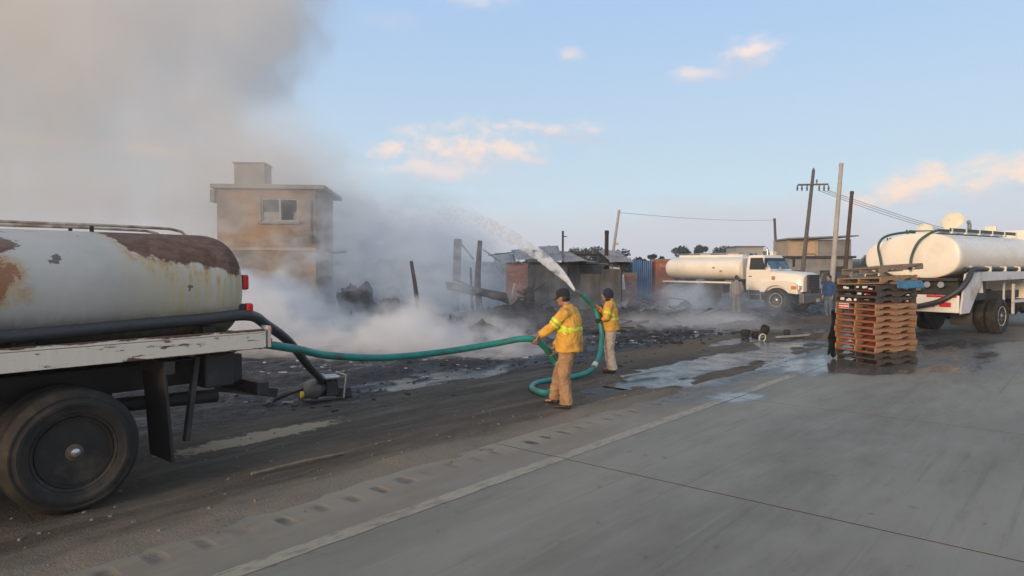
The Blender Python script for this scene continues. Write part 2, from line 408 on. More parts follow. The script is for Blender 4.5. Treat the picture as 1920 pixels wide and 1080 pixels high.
if me.polygons[0].normal.z < 0: me.flip_normals()
me.polygons.foreach_set('use_smooth', [True] * len(me.polygons))
def dirt_material():
    m, t, b = new_mat('dirt_and_ash'); s_, t_, z = st_nodes(t); p = t.pos()
    sv = t.comb(s_, t_, 0.0)
    n1 = t.noise(t.mapv(sv, (.35, 1.2, 1)), 1.6, 7, .65); n2 = t.noise(p, 7, 6, .7); n3 = t.noise(t.mapv(sv, (.2, 2.5, 1)), 2.2, 5, .6); n4 = t.noise(p, 38, 3, .7)
    c = t.mix(t.sstep(n1, .36, .64), (.066, .052, .038), (.105, .086, .064))
    c = t.mix(t.m('MULTIPLY', t.sstep(n3, .5, .7), .6), c, (.052, .044, .038))
    c = t.mix(t.m('MULTIPLY', t.sstep(n2, .52, .75), .6), c, (.125, .106, .082))
    c = t.mix(t.m('MULTIPLY', t.sstep(n4, .5, .7), .4), c, (.05, .043, .036))
    n5 = t.noise(t.mapv(sv, (.16, 1.7, 1), loc=(5, 2, 0)), 1.9, 6, .65)
    c = t.mix(t.m('MULTIPLY', t.sstep(n5, .50, .66), .65), c, (.165, .142, .112))
    # pale dust along the pavement edge
    te = t.m('ADD', t_, t.m('MULTIPLY', t.m('SUBTRACT', n1, .5), 1.3))
    dustk = t.m('MULTIPLY', t.sstep(te, -6.15, -5.35), t.sstep(s_, 11.5, 8.0))
    c = t.mix(t.m('MULTIPLY', dustk, .85), c, (.225, .190, .145))
    # heap of light sand spilled behind the wheel
    dsx = t.m('DIVIDE', t.m('SUBTRACT', s_, 4.35), 1.15); dsy = t.m('DIVIDE', t.m('ADD', t_, t.m('MULTIPLY', s_, -.10)), 1.0)
    dsy = t.m('DIVIDE', t.m('ADD', t.m('ADD', t_, 7.72), 0.0), .26)
    rr = t.m('SQRT', t.m('ADD', t.m('MULTIPLY', dsx, dsx), t.m('MULTIPLY', dsy, dsy)))
    c = t.mix(t.sstep(t.m('ADD', rr, t.m('MULTIPLY', t.m('SUBTRACT', n2, .5), 2.2)), 1.1, .75), c, (.36, .29, .205))
    # tan clay tongue between the puddles
    ctx = t.m('DIVIDE', t.m('SUBTRACT', s_, 16.2), 3.6); cty = t.m('DIVIDE', t.m('ADD', t_, 8.1), .8)
    cr = t.m('SQRT', t.m('ADD', t.m('MULTIPLY', ctx, ctx), t.m('MULTIPLY', cty, cty)))
    c = t.mix(t.m('MULTIPLY', t.sstep(t.m('ADD', cr, t.m('MULTIPLY', t.m('SUBTRACT', n1, .5), 1.6)), 1.15, .5), .8), c, (.16, .108, .068))
    # soot and ash of the burnt yard
    ae = t.m('ADD', t_, t.m('ADD', t.m('MULTIPLY', t.m('SUBTRACT', n1, .5), 1.8), t.m('MULTIPLY', t.m('SUBTRACT', n2, .5), .5)))
    ash = t.sstep(ae, -8.2, -9.3)
    ash = t.m('MULTIPLY', ash, t.sstep(s_, 52, 40))
    ac = t.mix(t.sstep(n2, .42, .6), (.014, .015, .017), (.04, .042, .046))
    ac = t.mix(t.m('MULTIPLY', t.sstep(n4, .57, .68), .7), ac, (.16, .16, .16))
    c = t.mix(ash, c, ac)
    # soaked by water: near the puddles' level the ground is darker and shinier
    wetk = t.m('MULTIPLY', t.sstep(z, -.018, -.034), t.sstep(s_, 4.0, 6.0))
    c = t.mix(t.m('MULTIPLY', wetk, .6), c, (.022, .019, .017))
    t.l.new(c, b.inputs['Base Color'])
    r = t.m('SUBTRACT', t.m('SUBTRACT', .92, t.m('MULTIPLY', wetk, .55)), t.m('MULTIPLY', ash, t.sstep(n1, .45, .6, .1, .5)))
    t.l.new(r, b.inputs['Roughness']); b.inputs['Specular IOR Level'].default_value = .35
    t.l.new(t.bump(t.m('ADD', n4, t.m('MULTIPLY', n2, 1.4)), .7, .03), b.inputs['Normal'])
    return m
M_DIRT = dirt_material(); me.materials.append(M_DIRT)
dirt = bpy.data.objects.new('dirt_shoulder', me); col.objects.link(dirt); struct(dirt)
def gz_at(x, y):
    return float(dirt_h(np.array([.65 * x + .76 * y]), np.array([.76 * x - .65 * y]))[0])
g = MB().add([(-3000, -60, -.25), (3000, -60, -.25), (3000, 4000, -.25), (-3000, 4000, -.25)], [(0, 1, 2, 3)])
struct(g.build('ground', mat('far_ground', (.11, .095, .07), (.07, .065, .045), .95, scale=.05)))

def water_material():
    m, t, b = new_mat('dirty_water'); p = t.pos()
    n = t.noise(p, 2.0, 5, .6)
    t.l.new(t.mix(n, (.010, .010, .010), (.034, .030, .026)), b.inputs['Base Color'])
    b.inputs['IOR'].default_value = 1.36; b.inputs['Specular IOR Level'].default_value = .42
    t.l.new(t.lin(n, .35, .65, .05, .34), b.inputs['Roughness'])
    t.l.new(t.bump(t.noise(p, 6, 4, .6), .3, .03), b.inputs['Normal'])
    return m
M_WATER = water_material()
wv = []
for (s0, s1, t0, t1, z) in ((10.2, 29, -8.6, -5.15, -.034), (4.8, 12.5, -10.6, -8.65, -.032), (12.5, 26, -11.8, -8.65, -.030)):
    wb = MB().add([st(s0, t0, z), st(s1, t0, z), st(s1, t1, z), st(s0, t1, z)], [(0, 1, 2, 3)])
    struct(wb.build('water', M_WATER))
# far hills
hb = MB(); n = 80; vs = []
for i in range(n + 1):
    x = -200 + 1500 * i / n
    h = 12 + 26 * math.exp(-((x - 520) / 110) ** 2) + 10 * mnoise.noise((x * .006, 2, 0)) + 6 * math.exp(-((x - 900) / 150) ** 2)
    vs += [(x, 1400, -2), (x, 1500, max(3, h))]
hb.add(vs, [(2 * i, 2 * i + 2, 2 * i + 3, 2 * i + 1) for i in range(n)])
struct(hb.build('hills', mat('hill_scrub', (.09, .10, .08), (.13, .12, .09), .95, scale=.02), smooth=True))
# ------------------------------------------------------------------ trucks
M_RUBBER = mat('dusty_rubber', (.010, .0095, .009), (.024, .0215, .018), .8, scale=4, bump=.3, dirt=(.055, .046, .036), dirt_amt=.45)
M_BLACK = mat('black_steel', (.016, .017, .019), (.03, .028, .026), .65, scale=3, dirt=(.06, .05, .04), dirt_amt=.5)
M_DARKRIM = mat('recess_black_rim', (.005, .005, .005), (.012, .010, .008), .7, scale=8, dirt=(.028, .02, .014), dirt_amt=.3)  # recess shade put into the colour: near black so the dished rim reads deep
M_WHITE = mat('white_truck_paint', (.80, .765, .69), (.75, .71, .63), .32, scale=2.2, bump=.03, dirt=(.70, .66, .585), dirt_amt=.35)
M_RIMW = mat('white_rim', (.62, .60, .55), (.46, .43, .38), .45, scale=9, dirt=(.16, .12, .09), dirt_amt=.6)
M_CHROME = mat('dull_chrome', (.55, .55, .54), (.42, .42, .41), .28, 0.9, scale=7, bump=.05)
M_GREY = mat('grey_bumper', (.10, .10, .105), (.15, .145, .14), .5, scale=4)
M_SKIRT = mat('pale_grey_skirt', (.60, .61, .62), (.54, .55, .56), .4, scale=3, bump=.03, dirt=(.38, .36, .33), dirt_amt=.4)
M_ORANGE = mat('orange_lens', (.75, .22, .03), (.62, .16, .02), .25, scale=20, bump=0)
M_RED = mat('red_lens', (.62, .02, .025), (.45, .012, .015), .22, scale=25, bump=0)
M_LENS = mat('clear_lens', (.75, .75, .72), (.6, .6, .58), .12, scale=30, bump=0)
M_PLATE = mat('number_plate', (.55, .55, .53), (.48, .48, .46), .4, scale=12, bump=0)
M_HOSEG = mat('dark_green_hose', (.02, .06, .05), (.03, .08, .06), .5, scale=8)
M_HOSEB = mat('black_rubber_hose', (.022, .026, .031), (.035, .038, .042), .5, scale=5, stretch=(6, 6, 6))
M_DECAL = mat('brown_decal', (.30, .13, .05), (.42, .26, .10), .5, scale=14, lo=.45, hi=.55, bump=0)
M_CREAM = mat('cream_plastic', (.78, .72, .55), (.70, .64, .48), .4)
def glass_mat(name, tint):
    m, t, b = new_mat(name)
    n = t.noise(t.obj(), 2.5, 4, .6)
    t.l.new(t.mix(n, tint, tuple(x * .6 for x in tint)), b.inputs['Base Color'])
    b.inputs['Roughness'].default_value = .06; b.inputs['Specular IOR Level'].default_value = .8
    t.l.new(t.bump(t.noise(t.obj(), 1.5, 2), .05, .02), b.inputs['Normal'])
    return m
M_GLASS = glass_mat('vehicle_glass', (.02, .03, .035)); M_WIND = glass_mat('windscreen_glass', (.05, .11, .16))

def rust_tank_material():
    m, t, b = new_mat('rusted_white_tank'); o = t.obj(); x, y, z = t.xyz(o)
    n = t.noise(o, 3.2, 8, .68); n2 = t.noise(o, 9, 6, .7); n3 = t.noise(t.mapv(o, (5, 5, .7)), 3.0, 6, .65); nb = t.noise(o, 1.1, 4, .6)
    base = t.mix(t.sstep(nb, .35, .65), (.44, .44, .415), (.36, .365, .345))
    base = t.mix(t.m('MULTIPLY', t.sstep(n2, .55, .75), .4), base, (.33, .34, .31))
    # yellowed run-off towards the rear end
    yl = t.m('MULTIPLY', t.sstep(x, -.2, -.95), t.sstep(n3, .28, .6))
    base = t.mix(t.m('MULTIPLY', yl, .8), base, (.42, .36, .20))
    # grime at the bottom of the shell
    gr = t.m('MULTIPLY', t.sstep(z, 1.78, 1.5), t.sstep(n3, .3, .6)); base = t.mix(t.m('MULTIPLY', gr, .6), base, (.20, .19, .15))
    # bare rusted steel: lower edge drops towards the rear
    zb = t.curve(x, [(-1.7, 2.00), (-1.35, 2.03), (-1.0, 2.09), (-.75, 2.14), (-.58, 2.20), (-.48, 2.34), (-.36, 2.62), (-.25, 2.85), (4, 2.9)])
    dz = t.m('SUBTRACT', z, zb)
    dn = t.m('ADD', t.m('ADD', dz, t.m('MULTIPLY', t.m('SUBTRACT', n, .5), .26)), t.m('MULTIPLY', t.m('SUBTRACT', n3, .5), .22))
    rust = t.sstep(dn, -.012, .03)
    halo = t.m('MULTIPLY', t.sstep(dn, -.20, .0), t.sstep(n3, .42, .62))
    # a second sore further forward
    hx = t.m('DIVIDE', t.m('SUBTRACT', x, .55), .30); hz = t.m('DIVIDE', t.m('SUBTRACT', z, 1.98), .20)
    hr = t.m('ADD', t.m('SQRT', t.m('ADD', t.m('MULTIPLY', hx, hx), t.m('MULTIPLY', hz, hz))), t.m('MULTIPLY', t.m('SUBTRACT', n, .5), 2.6))
    rust2 = t.sstep(hr, .62, .5); halo2 = t.sstep(hr, 1.15, .5)
    hx = t.m('DIVIDE', t.m('SUBTRACT', x, .52), .26); hz = t.m('DIVIDE', t.m('SUBTRACT', z, 2.27), .07)
    hr3 = t.m('ADD', t.m('SQRT', t.m('ADD', t.m('MULTIPLY', hx, hx), t.m('MULTIPLY', hz, hz))), t.m('MULTIPLY', t.m('SUBTRACT', n, .5), 2.4))
    rust3 = t.sstep(hr3, .95, .85)
    halo = t.m('MAXIMUM', halo, t.m('MULTIPLY', halo2, .9))
    base = t.mix(t.m('MULTIPLY', halo, .85), base, t.mix(t.sstep(n2, .4, .6), (.33, .17, .055), (.42, .30, .14)))
    rc = t.mix(t.sstep(n2, .38, .62), (.085, .045, .032), (.15, .085, .06))
    rc = t.mix(t.m('MULTIPLY', t.sstep(n, .55, .7), .5), rc, (.20, .13, .10))
    base = t.mix(t.m('MAXIMUM', rust, rust3), base, rc)
    base = t.mix(rust2, base, (.26, .12, .05))
    # small chips
    ch = t.sstep(t.noise(t.mapv(o, (2.2, 2.2, 1.3), loc=(4, 1, 7)), 2.6, 4, .6), .675, .69); base = t.mix(t.m('MULTIPLY', ch, .85), base, (.06, .055, .05))
    t.l.new(base, b.inputs['Base Color'])
    t.l.new(t.m('ADD', .42, t.m('MULTIPLY', rust, .4)), b.inputs['Roughness'])
    t.l.new(t.bump(t.m('ADD', t.m('MULTIPLY', n2, t.m('ADD', .15, rust)), t.m('MULTIPLY', rust, -.5)), .5, .012), b.inputs['Normal'])
    return m
M_RUSTTANK = rust_tank_material()
def peel_mat():
    m, t, b = new_mat('peeling_white_board'); o = t.obj()
    n = t.noise(t.mapv(o, (1.2, 1, 6)), 3, 7, .7); n2 = t.noise(t.mapv(o, (6, 1, 1)), 2.5, 5, .6); x, y, z = t.xyz(o)
    c = t.mix(n2, (.74, .67, .56), (.62, .56, .47))
    edge = t.m('MAXIMUM', t.sstep(z, 1.41, 1.445), t.m('MULTIPLY', t.sstep(z, 1.265, 1.238), t.sstep(x, -.1, -.7)))
    k = t.sstep(t.m('ADD', n, t.m('MULTIPLY', edge, .24)), .60, .64)
    c = t.mix(k, c, t.mix(n2, (.05, .035, .03), (.16, .085, .045)))
    t.l.new(c, b.inputs['Base Color']); b.inputs['Roughness'].default_value = .55
    t.l.new(t.bump(t.m('SUBTRACT', n2, k), .4, .006), b.inputs['Normal'])
    return m
M_PEEL = peel_mat()

M_HUBR = mat('rusty_hub', (.11, .085, .06), (.06, .045, .033), .7, scale=14)
def sup(a, e=2.4):
    c, s = math.cos(a), math.sin(a)
    return (math.copysign(abs(c) ** (2 / e), c), math.copysign(abs(s) ** (2 / e), s))
def tank_mb(x0, x1, zc, hw, hh, n=48, e=2.35, dome=.16):
    b = MB(); st_ = [(x0 - .02, .05), (x0, .45), (x0 + dome * .25, .78), (x0 + dome * .6, .94), (x0 + dome, .99), (x0 + dome * 1.3, 1)]
    m_ = 8
    mid = [(x0 + .3 + (x1 - x0 - .6) * i / m_, 1) for i in range(m_ + 1)]
    st_ = st_ + mid + [(x1 - (a - x0), k) for a, k in reversed(st_)]
    rings = []
    for x, k in st_:
        ring = []
        for i in range(n):
            c, s = sup(2 * math.pi * i / n, e); ring.append((x, c * hw * k, zc + s * hh * k))
        rings.append(ring)
    return b.loft(rings)

def wheel(parent, x, y, side, Rw=.525, wd=.28, rim_m=None, dual=False, dish=.09):
    """wheel with the outer face at y; side = +1 (left) or -1 (right)"""
    w0 = bpy.data.objects.new('wheel', None); col.objects.link(w0); w0.parent = parent; w0.location = (x, y, Rw); w0.empty_display_size = .1
    s = side; rr = Rw * .56
    pr = [(rr, -s * .012), (rr * 1.04, s * .004), (rr * 1.10, s * .010), (rr * 1.115, s * .004), (rr * 1.15, s * .013), (Rw * .74, s * .018), (Rw * .755, s * .024), (Rw * .80, s * .024), (Rw * .815, s * .017), (Rw * .87, s * .010), (Rw * .88, s * .014), (Rw * .905, s * .012), (Rw * .915, s * .002), (Rw * .965, -s * .018), (Rw, -s * .05)]
    n_tr = 5
    for i in range(1, n_tr):
        yy = -s * (.05 + (wd - .1) * i / n_tr)
        pr += [(Rw, yy + s * .006), (Rw - .012, yy + s * .003), (Rw - .012, yy - s * .003), (Rw, yy - s * .006)]
    pr += [(Rw, -s * (wd - .05)), (Rw * .965, -s * (wd - .018)), (Rw * .9, -s * wd), (rr, -s * wd)]
    MB().lathe(pr, (0, 0, 0), 'y', 40).build('tyre', M_RUBBER, w0, True, sharp=35)
    if dual:
        MB().lathe([(rr, -s * (wd + .06)), (Rw * .9, -s * (wd + .06)), (Rw, -s * (wd + .11)), (Rw, -s * (wd * 2)), (Rw * .9, -s * (wd * 2 + .05)), (rr, -s * (wd * 2 + .05))], (0, 0, 0), 'y', 32).build('inner_tyre', M_RUBBER, w0, True)
    rm = rim_m or M_RIMW
    rim = MB().lathe([(rr * .99, -s * wd), (rr * 1.01, -s * .02), (rr * .99, s * .004), (rr * .93, s * .002), (rr * .90, -s * dish), (rr * .62, -s * (dish + .015)), (rr * .5, -s * dish * .6), (.02, -s * dish * .6)], (0, 0, 0), 'y', 32)
    rim = rim.build('rim', rm, w0, True, sharp=30)
    hb_ = MB().lathe([(rr * .30, -s * dish), (rr * .29, -s * .02), (rr * .16, s * .0), (.005, s * .004)], (0, 0, 0), 'y', 18)
    hb_.build('hub', M_CHROME if rim_m is None else M_HUBR, w0, True)
    if rim_m is not None: MB().lathe([(rr * .13, -s * .005), (rr * .12, s * .02), (.004, s * .03)], (0, 0, 0), 'y', 14).build('hub_cap', M_CHROME, w0, True)
    nb = MB()
    for k in range(8):
        a = 2 * math.pi * k / 8; c = Vector((math.cos(a) * rr * .42, -s * dish * .6, math.sin(a) * rr * .42))
        nb.lathe([(.017, 0), (.017, s * .03), (.004, s * .034)], c, 'y', 6)
    struct(nb.build('wheel_nuts', M_CHROME if rim_m is None else M_DARKRIM, w0), 'stuff')
    # cut-outs between the spokes of the disc
    hs = MB()
    for k in range(6):
        a = 2 * math.pi * (k + .5) / 6
        hs.lathe([(.04, 0), (.04, s * .004)], (math.cos(a) * rr * .72, -s * (dish + .006), math.sin(a) * rr * .72), 'y', 10)
    struct(hs.build('hand_holes', M_BLACK, w0), 'stuff')
    return w0

def chassis(T, x0, x1, z=.92, y=.42):
    b = MB()
    for s in (-1, 1): b.box(((x0 + x1) / 2, s * y, z), (x1 - x0, .09, .25))
    k = x0 + .1
    while k < x1: b.box((k, 0, z), (.1, 2 * y - .094, .16)); k += .8
    b.build('chassis', M_BLACK, T)
def axle(T, x, z, w=1.6):
    b = MB().lathe([(.07, -w / 2), (.07, -.2), (.17, -.16), (.17, .16), (.07, .2), (.07, w / 2)], (x, 0, z), 'y', 14); b.build('axle', M_BLACK, T, True)
    for s in (-1, 1):
        l = MB()
        for k in range(4): l.box((x, s * .42, z + .12 + k * .022), (1.1 - k * .18, .08, .018))
        l.build('leaf_spring', M_BLACK, T)
def cylinder_mb(a, b, r, n=12): return MB().tube([a, b], r, n)

def cab(T, x0, x1, xh, xf, M, roof=2.62, beltz=1.92, hoodz=1.86):
    """bonneted day cab: x0 back, x1 windscreen base, xh grille, xf front axle"""
    rg = []
    def ring(z, w, xb, xf_, r=.10):
        return [(xb + r, -w, z), (xf_ - r, -w, z), (xf_, -w + r, z), (xf_, w - r, z), (xf_ - r, w, z), (xb + r, w, z), (xb, w - r, z), (xb, -w + r, z)]
    for (z, w_, b_, f_) in ((.98, 1.0, x0, x1), (1.25, 1.03, x0, x1 + .02), (beltz, 1.03, x0, x1 + .02), (roof - .12, .93, x0 + .03, x1 - .36), (roof - .02, .88, x0 + .08, x1 - .43), (roof, .72, x0 + .2, x1 - .55)):
        rg.append(ring(z, w_, b_, f_))
    MB().loft(rg).build('cab', M, T, True, sharp=28)
    # windscreen, side windows: panes set in rubber frames proud of the shell
    def slope(z): k = (z - beltz) / (roof - .12 - beltz); return x1 + .02 - .38 * k, 1.03 - .10 * k
    za, zb = beltz + .05, roof - .17
    xa, wa = slope(za); xb, wb = slope(zb)
    e = .012
    wsf = MB().add([(xa + .004, -wa + .10, za - .03), (xa + .004, wa - .10, za - .03), (xb + .004, wb - .10, zb + .03), (xb + .004, -wb + .10, zb + .03), (xa - .03, -wa + .10, za - .03), (xa - .03, wa - .10, za - .03), (xb - .03, wb - .10, zb + .03), (xb - .03, -wb + .10, zb + .03)],
                   [(0, 1, 2, 3), (4, 7, 6, 5), (0, 4, 5, 1), (1, 5, 6, 2), (2, 6, 7, 3), (3, 7, 4, 0)]).build('windscreen_frame', M_BLACK, T)
    MB().add([(xa + e, -wa + .13, za), (xa + e, wa - .13, za), (xb + e, wb - .13, zb), (xb + e, -wb + .13, zb)], [(0, 1, 2, 3)]).build('windscreen', M_WIND, wsf)
    for s in (-1, 1):
        def P(x, z, o): return (x, s * (slope(z)[1] + o), z)
        c = [(x0 + .28, za), (x1 - .22, za), (x1 - .42, zb), (x0 + .28, zb)]
        f = [(x0 + .24, za - .04), (x1 - .17, za - .04), (x1 - .40, zb + .035), (x0 + .24, zb + .035)]
        wf = MB().add([P(x, z, .004) for x, z in f] + [P(x, z, -.02) for x, z in f], [(0, 1, 2, 3), (0, 4, 5, 1), (1, 5, 6, 2), (2, 6, 7, 3), (3, 7, 4, 0)]).build('window_frame', M_BLACK, T)
        MB().add([P(x, z, .010) for x, z in c], [(0, 1, 2, 3)]).build('window', M_GLASS, wf)
        d = [(x0 + .16, 1.06), (x1 - .08, 1.06), (x1 - .08, beltz - .01), (x0 + .16, beltz - .01)]
        dr = MB().box(((d[0][0] + d[1][0]) / 2, s * 1.032, (1.06 + beltz - .03) / 2), (d[1][0] - d[0][0], .012, beltz - 1.09)).build('door', M, T, bevel=.004)
        MB().box((x0 + .30, s * 1.052, 1.62), (.14, .028, .035)).build('door_handle', M_BLACK, dr)
        # mirror on a tube arm
        ar = MB().tube([(x1 - .25, s * 1.03, beltz + .05), (x1 - .05, s * 1.26, beltz + .1), (x1 - .05, s * 1.28, roof - .25), (x1 - .3, s * .98, roof - .16)], .014, 6).build('mirror_arm', M_CHROME, T)
        MB().box((x1 - .05, s * 1.27, beltz + .33), (.06, .17, .40)).build('mirror', M_BLACK, ar, bevel=.02)
        # fender with the wheel arch cut out
        arc = [(xf + .66 * math.cos(R(a)), .56 + .66 * math.sin(R(a))) for a in range(30, 151, 12)]
        out = [(xf - .80, .92), (xf - .80, 1.22), (xf - .62, 1.36), (xf - .25, 1.44), (xf + .35, 1.44), (xf + .80, 1.36), (xf + 1.0, 1.2), (xf + 1.04, .84)]
        poly = [(arc[-1][0], arc[-1][1])] + out + arc[:-1]
        y0, y1 = (-1.16, -.72) if s < 0 else (.72, 1.16)
        MB().prism(poly, y0, y1).build('fender', M, T, bevel=.03)
        # indicator and headlamp
        MB().box((xf + .86, s * 1.163, 1.14), (.26, .03, .15)).build('indicator', M_ORANGE, T, bevel=.01)
        hl = MB().box((xf + 1.03, s * .93, 1.13), (.06, .34, .20)).build('headlight', M_CHROME, T, bevel=.02)
        MB().box((xf + 1.062, s * .93, 1.13), (.02, .28, .15)).build('lens', M_LENS, hl, bevel=.006)
        # steps below the door
        for xx in (x0 + .25, x0 + .85): MB().box((xx, s * 1.06, .76), (.05, .05, .50)).build('step_post', M_CHROME, T)
        for zz in (.52, .78): MB().box((x0 + .55, s * 1.06, zz), (.545 if zz > .6 else 1.0, .16, .035)).build('step', M_CHROME, T)
        MB().tube([(x0 + .1, s * .74, .78), (x0 + 1.1, s * .74, .78)], .26, 16).build('fuel_tank', M_BLACK, T, True)
        MB().box((x1 + .16, s * .972, 1.55), (.17, .006, .17)).build('emblem', M_DECAL, T)
    # hood
    rh = []
    for (x, w_, zt) in ((x1 + .0, .97, hoodz + .04), (x1 + .4, .96, hoodz), (xh - .35, .90, hoodz - .06), (xh - .08, .86, hoodz - .12), (xh, .80, hoodz - .20)):
        rh.append([(x, -w_, .95), (x, -w_, zt - .22), (x, -w_ + .07, zt - .07), (x, -w_ + .25, zt), (x, w_ - .25, zt), (x, w_ - .07, zt - .07), (x, w_, zt - .22), (x, w_, .95)])
    MB().loft(rh).build('hood', M, T, True, sharp=35)
    gb = MB().box((xh + .045, 0, 1.28), (.08, 1.04, .86)).build('grille', M_BLACK, T, bevel=.02)
    sl = MB()
    for k in range(11): sl.box((xh + .092, 0, .92 + k * .072), (.016, .96, .018))
    struct(sl.build('grille_bars', M_GREY, gb), 'stuff')
    bp = MB().box((xf + 1.22, 0, .66), (.24, 2.36, .42)).build('bumper', M_GREY, T, bevel=.05)
    MB().box((xf + 1.35, .1, .56), (.012, .32, .16)).build('number_plate', M_PLATE, bp)
    MB().tube([(xf + 1.35, 0, .42), (xf + 1.0, 0, .42)], .06, 8).build('tow_hook', M_BLACK, bp)
    # air horn on the hood and roof beacon
    MB().lathe([(.02, 0), (.07, .03), (.09, .10), (.05, .16), (.01, .18)], (x1 + .14, -.35, hoodz + .03), 'z', 12).build('air_intake', M_CHROME, T, True)
    MB().box((x1 - .75, .62, roof + .085), (.16, .36, .19)).build('beacon', M_CREAM, T, bevel=.02)
    for s in (-1, 1):
        MB().tube([(x1 + .05, s * .3, beltz + .04), (x1 - .18, s * .05, beltz + .40)], .010, 5).build('wiper', M_BLACK, T)
    MB().tube([(x0 - .05, 1.08, .9), (x0 - .05, 1.08, roof + .25), (x0 - .15, 1.08, roof + .36)], .07, 12).build('exhaust', M_CHROME, T, True)

# --- the rusty tanker on the left, seen from its rear left
a1 = math.atan2(-.76, -.65)
T1 = thing('tank_truck', 'rusty white water tanker on the dirt shoulder, big rust patch on its tank', 'tank truck', (-4.57, 6.48, -.01), a1, 'water tank trucks at the fire')
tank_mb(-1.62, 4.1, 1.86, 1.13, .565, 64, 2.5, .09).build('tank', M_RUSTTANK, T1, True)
for s in (-1, 1):
    p = [(-1.38, s * .30, 2.38), (-1.30, s * .30, 2.45), (-1.18, s * .30, 2.475)] + [(-1.18 + .6 * k, s * .30, 2.478 + .006 * (k % 2)) for k in range(1, 9)]
    rl = MB().tube(p, .015, 8).build('rail', mat('pale_rusty_pipe' + str(s), (.50, .46, .38), (.28, .17, .10), .6, scale=7), T1, True)
    for k in range(5): MB().box((-.45 + k * 1.05, s * .30, 2.435), (.035, .012, .075)).build('rail_post', M_BLACK, rl)
MB().box((.95, 0, 2.445), (.5, .46, .06)).build('hatch', M_RUSTTANK, T1, bevel=.02)
chassis(T1, -1.72, 6.0, .98)
M_DECKD = mat('dark_deck', (.03, .03, .033), (.05, .048, .045), .7)
for s in (-1, 1):
    MB().box((1.2, s * 1.165, 1.322), (5.9, .05, .160)).build('skirt', M_PEEL, T1, bevel=.005)
    MB().box((1.2, s * 1.172, 1.424), (5.88, .04, .036)).build('skirt_rail', M_PEEL, T1, bevel=.004)
MB().box((1.2, 0, 1.335), (5.86, 2.26, .10)).build('deck', M_DECKD, T1)
for s in (-1, 1):
    for k in range(4): MB().box((-1.2 + k * 1.5, s * .95, 1.44), (.12, .30, .12)).build('tank_saddle', M_BLACK, T1)
    wheel(T1, 0, s * 1.20, s, .525, .27, M_DARKRIM, True, .19)
    # mudflap on a hanger
    MB().box((-.80, s * .88, .68), (.03, .50, .88), Matrix.Rotation(R(4), 3, 'Y')).build('mudflap', mat('rubber_flap' + str(s), (.02, .021, .022), (.035, .032, .03), .75, scale=3), T1, bevel=.008)
    MB().box((-.80, s * .88, 1.14), (.09, .56, .12)).build('mudflap_hanger', M_BLACK, T1)
    MB().bar((-1.12, s * 1.0, 1.2), (-1.0, s * 1.02, .40), .05).build('strut', M_BLACK, T1)
    for (zz, yy) in ((1.92, 1.0), (1.63, 1.085)):
        lt = MB().box((-1.545, s * (yy - .02), zz), (.08, .08, .15)).build('lamp_box', M_BLACK, T1, bevel=.01)
        MB().box((-1.622, s * (yy - .01), zz), (.07, .10, .155)).build('tail_light', M_RED, lt, bevel=.02)
    rf = MB().box((-1.79, s * 1.12, 1.36), (.03, .14, .22)).build('reflector', M_PLATE, T1)
    MB().box((-1.81, s * 1.125, 1.31), (.012, .135, .06)).build('red_stripe', M_RED, rf); MB().box((-1.81, s * 1.125, 1.43), (.012, .135, .06)).build('red_stripe', M_RED, rf)
rb = MB().box((-1.80, 0, .80), (.12, 2.1, .14)).build('rear_bumper', M_BLACK, T1, bevel=.01)
for s in (-1, 1): MB().box((-1.72, s * .6, .99), (.10, .10, .30)).build('bumper_bracket', M_BLACK, rb)
MB().box((-1.36, .86, 1.04), (.30, .26, .34)).build('valve_box', M_BLACK, T1, bevel=.02)
MB().tube([(-1.5, .55, 1.08), (-1.72, .62, 1.22), (-1.85, .66, 1.25)], .05, 10).build('outlet_pipe', M_CHROME, T1, True)
MB().bar((-1.7, .2, .74), (-2.35, .35, .60), .10).build('tow_bar', M_BLACK, T1)
MB().box((.1, 0, .72), (.9, 1.15, .42)).build('underframe', M_BLACK, T1)
MB().tube([(-.4, .5, .75), (-1.5, .62, .72)], .07, 10).build('exhaust', M_BLACK, T1, True)
axle(T1, 0, .525)
wheel(T1, 5.2, 1.16, 1, .525, .27, M_DARKRIM); wheel(T1, 5.2, -1.16, -1, .525, .27, M_DARKRIM)
M_OFFW = M_WHITE
cab(T1, 4.25, 5.4, 6.6, 5.2, M_WHITE)

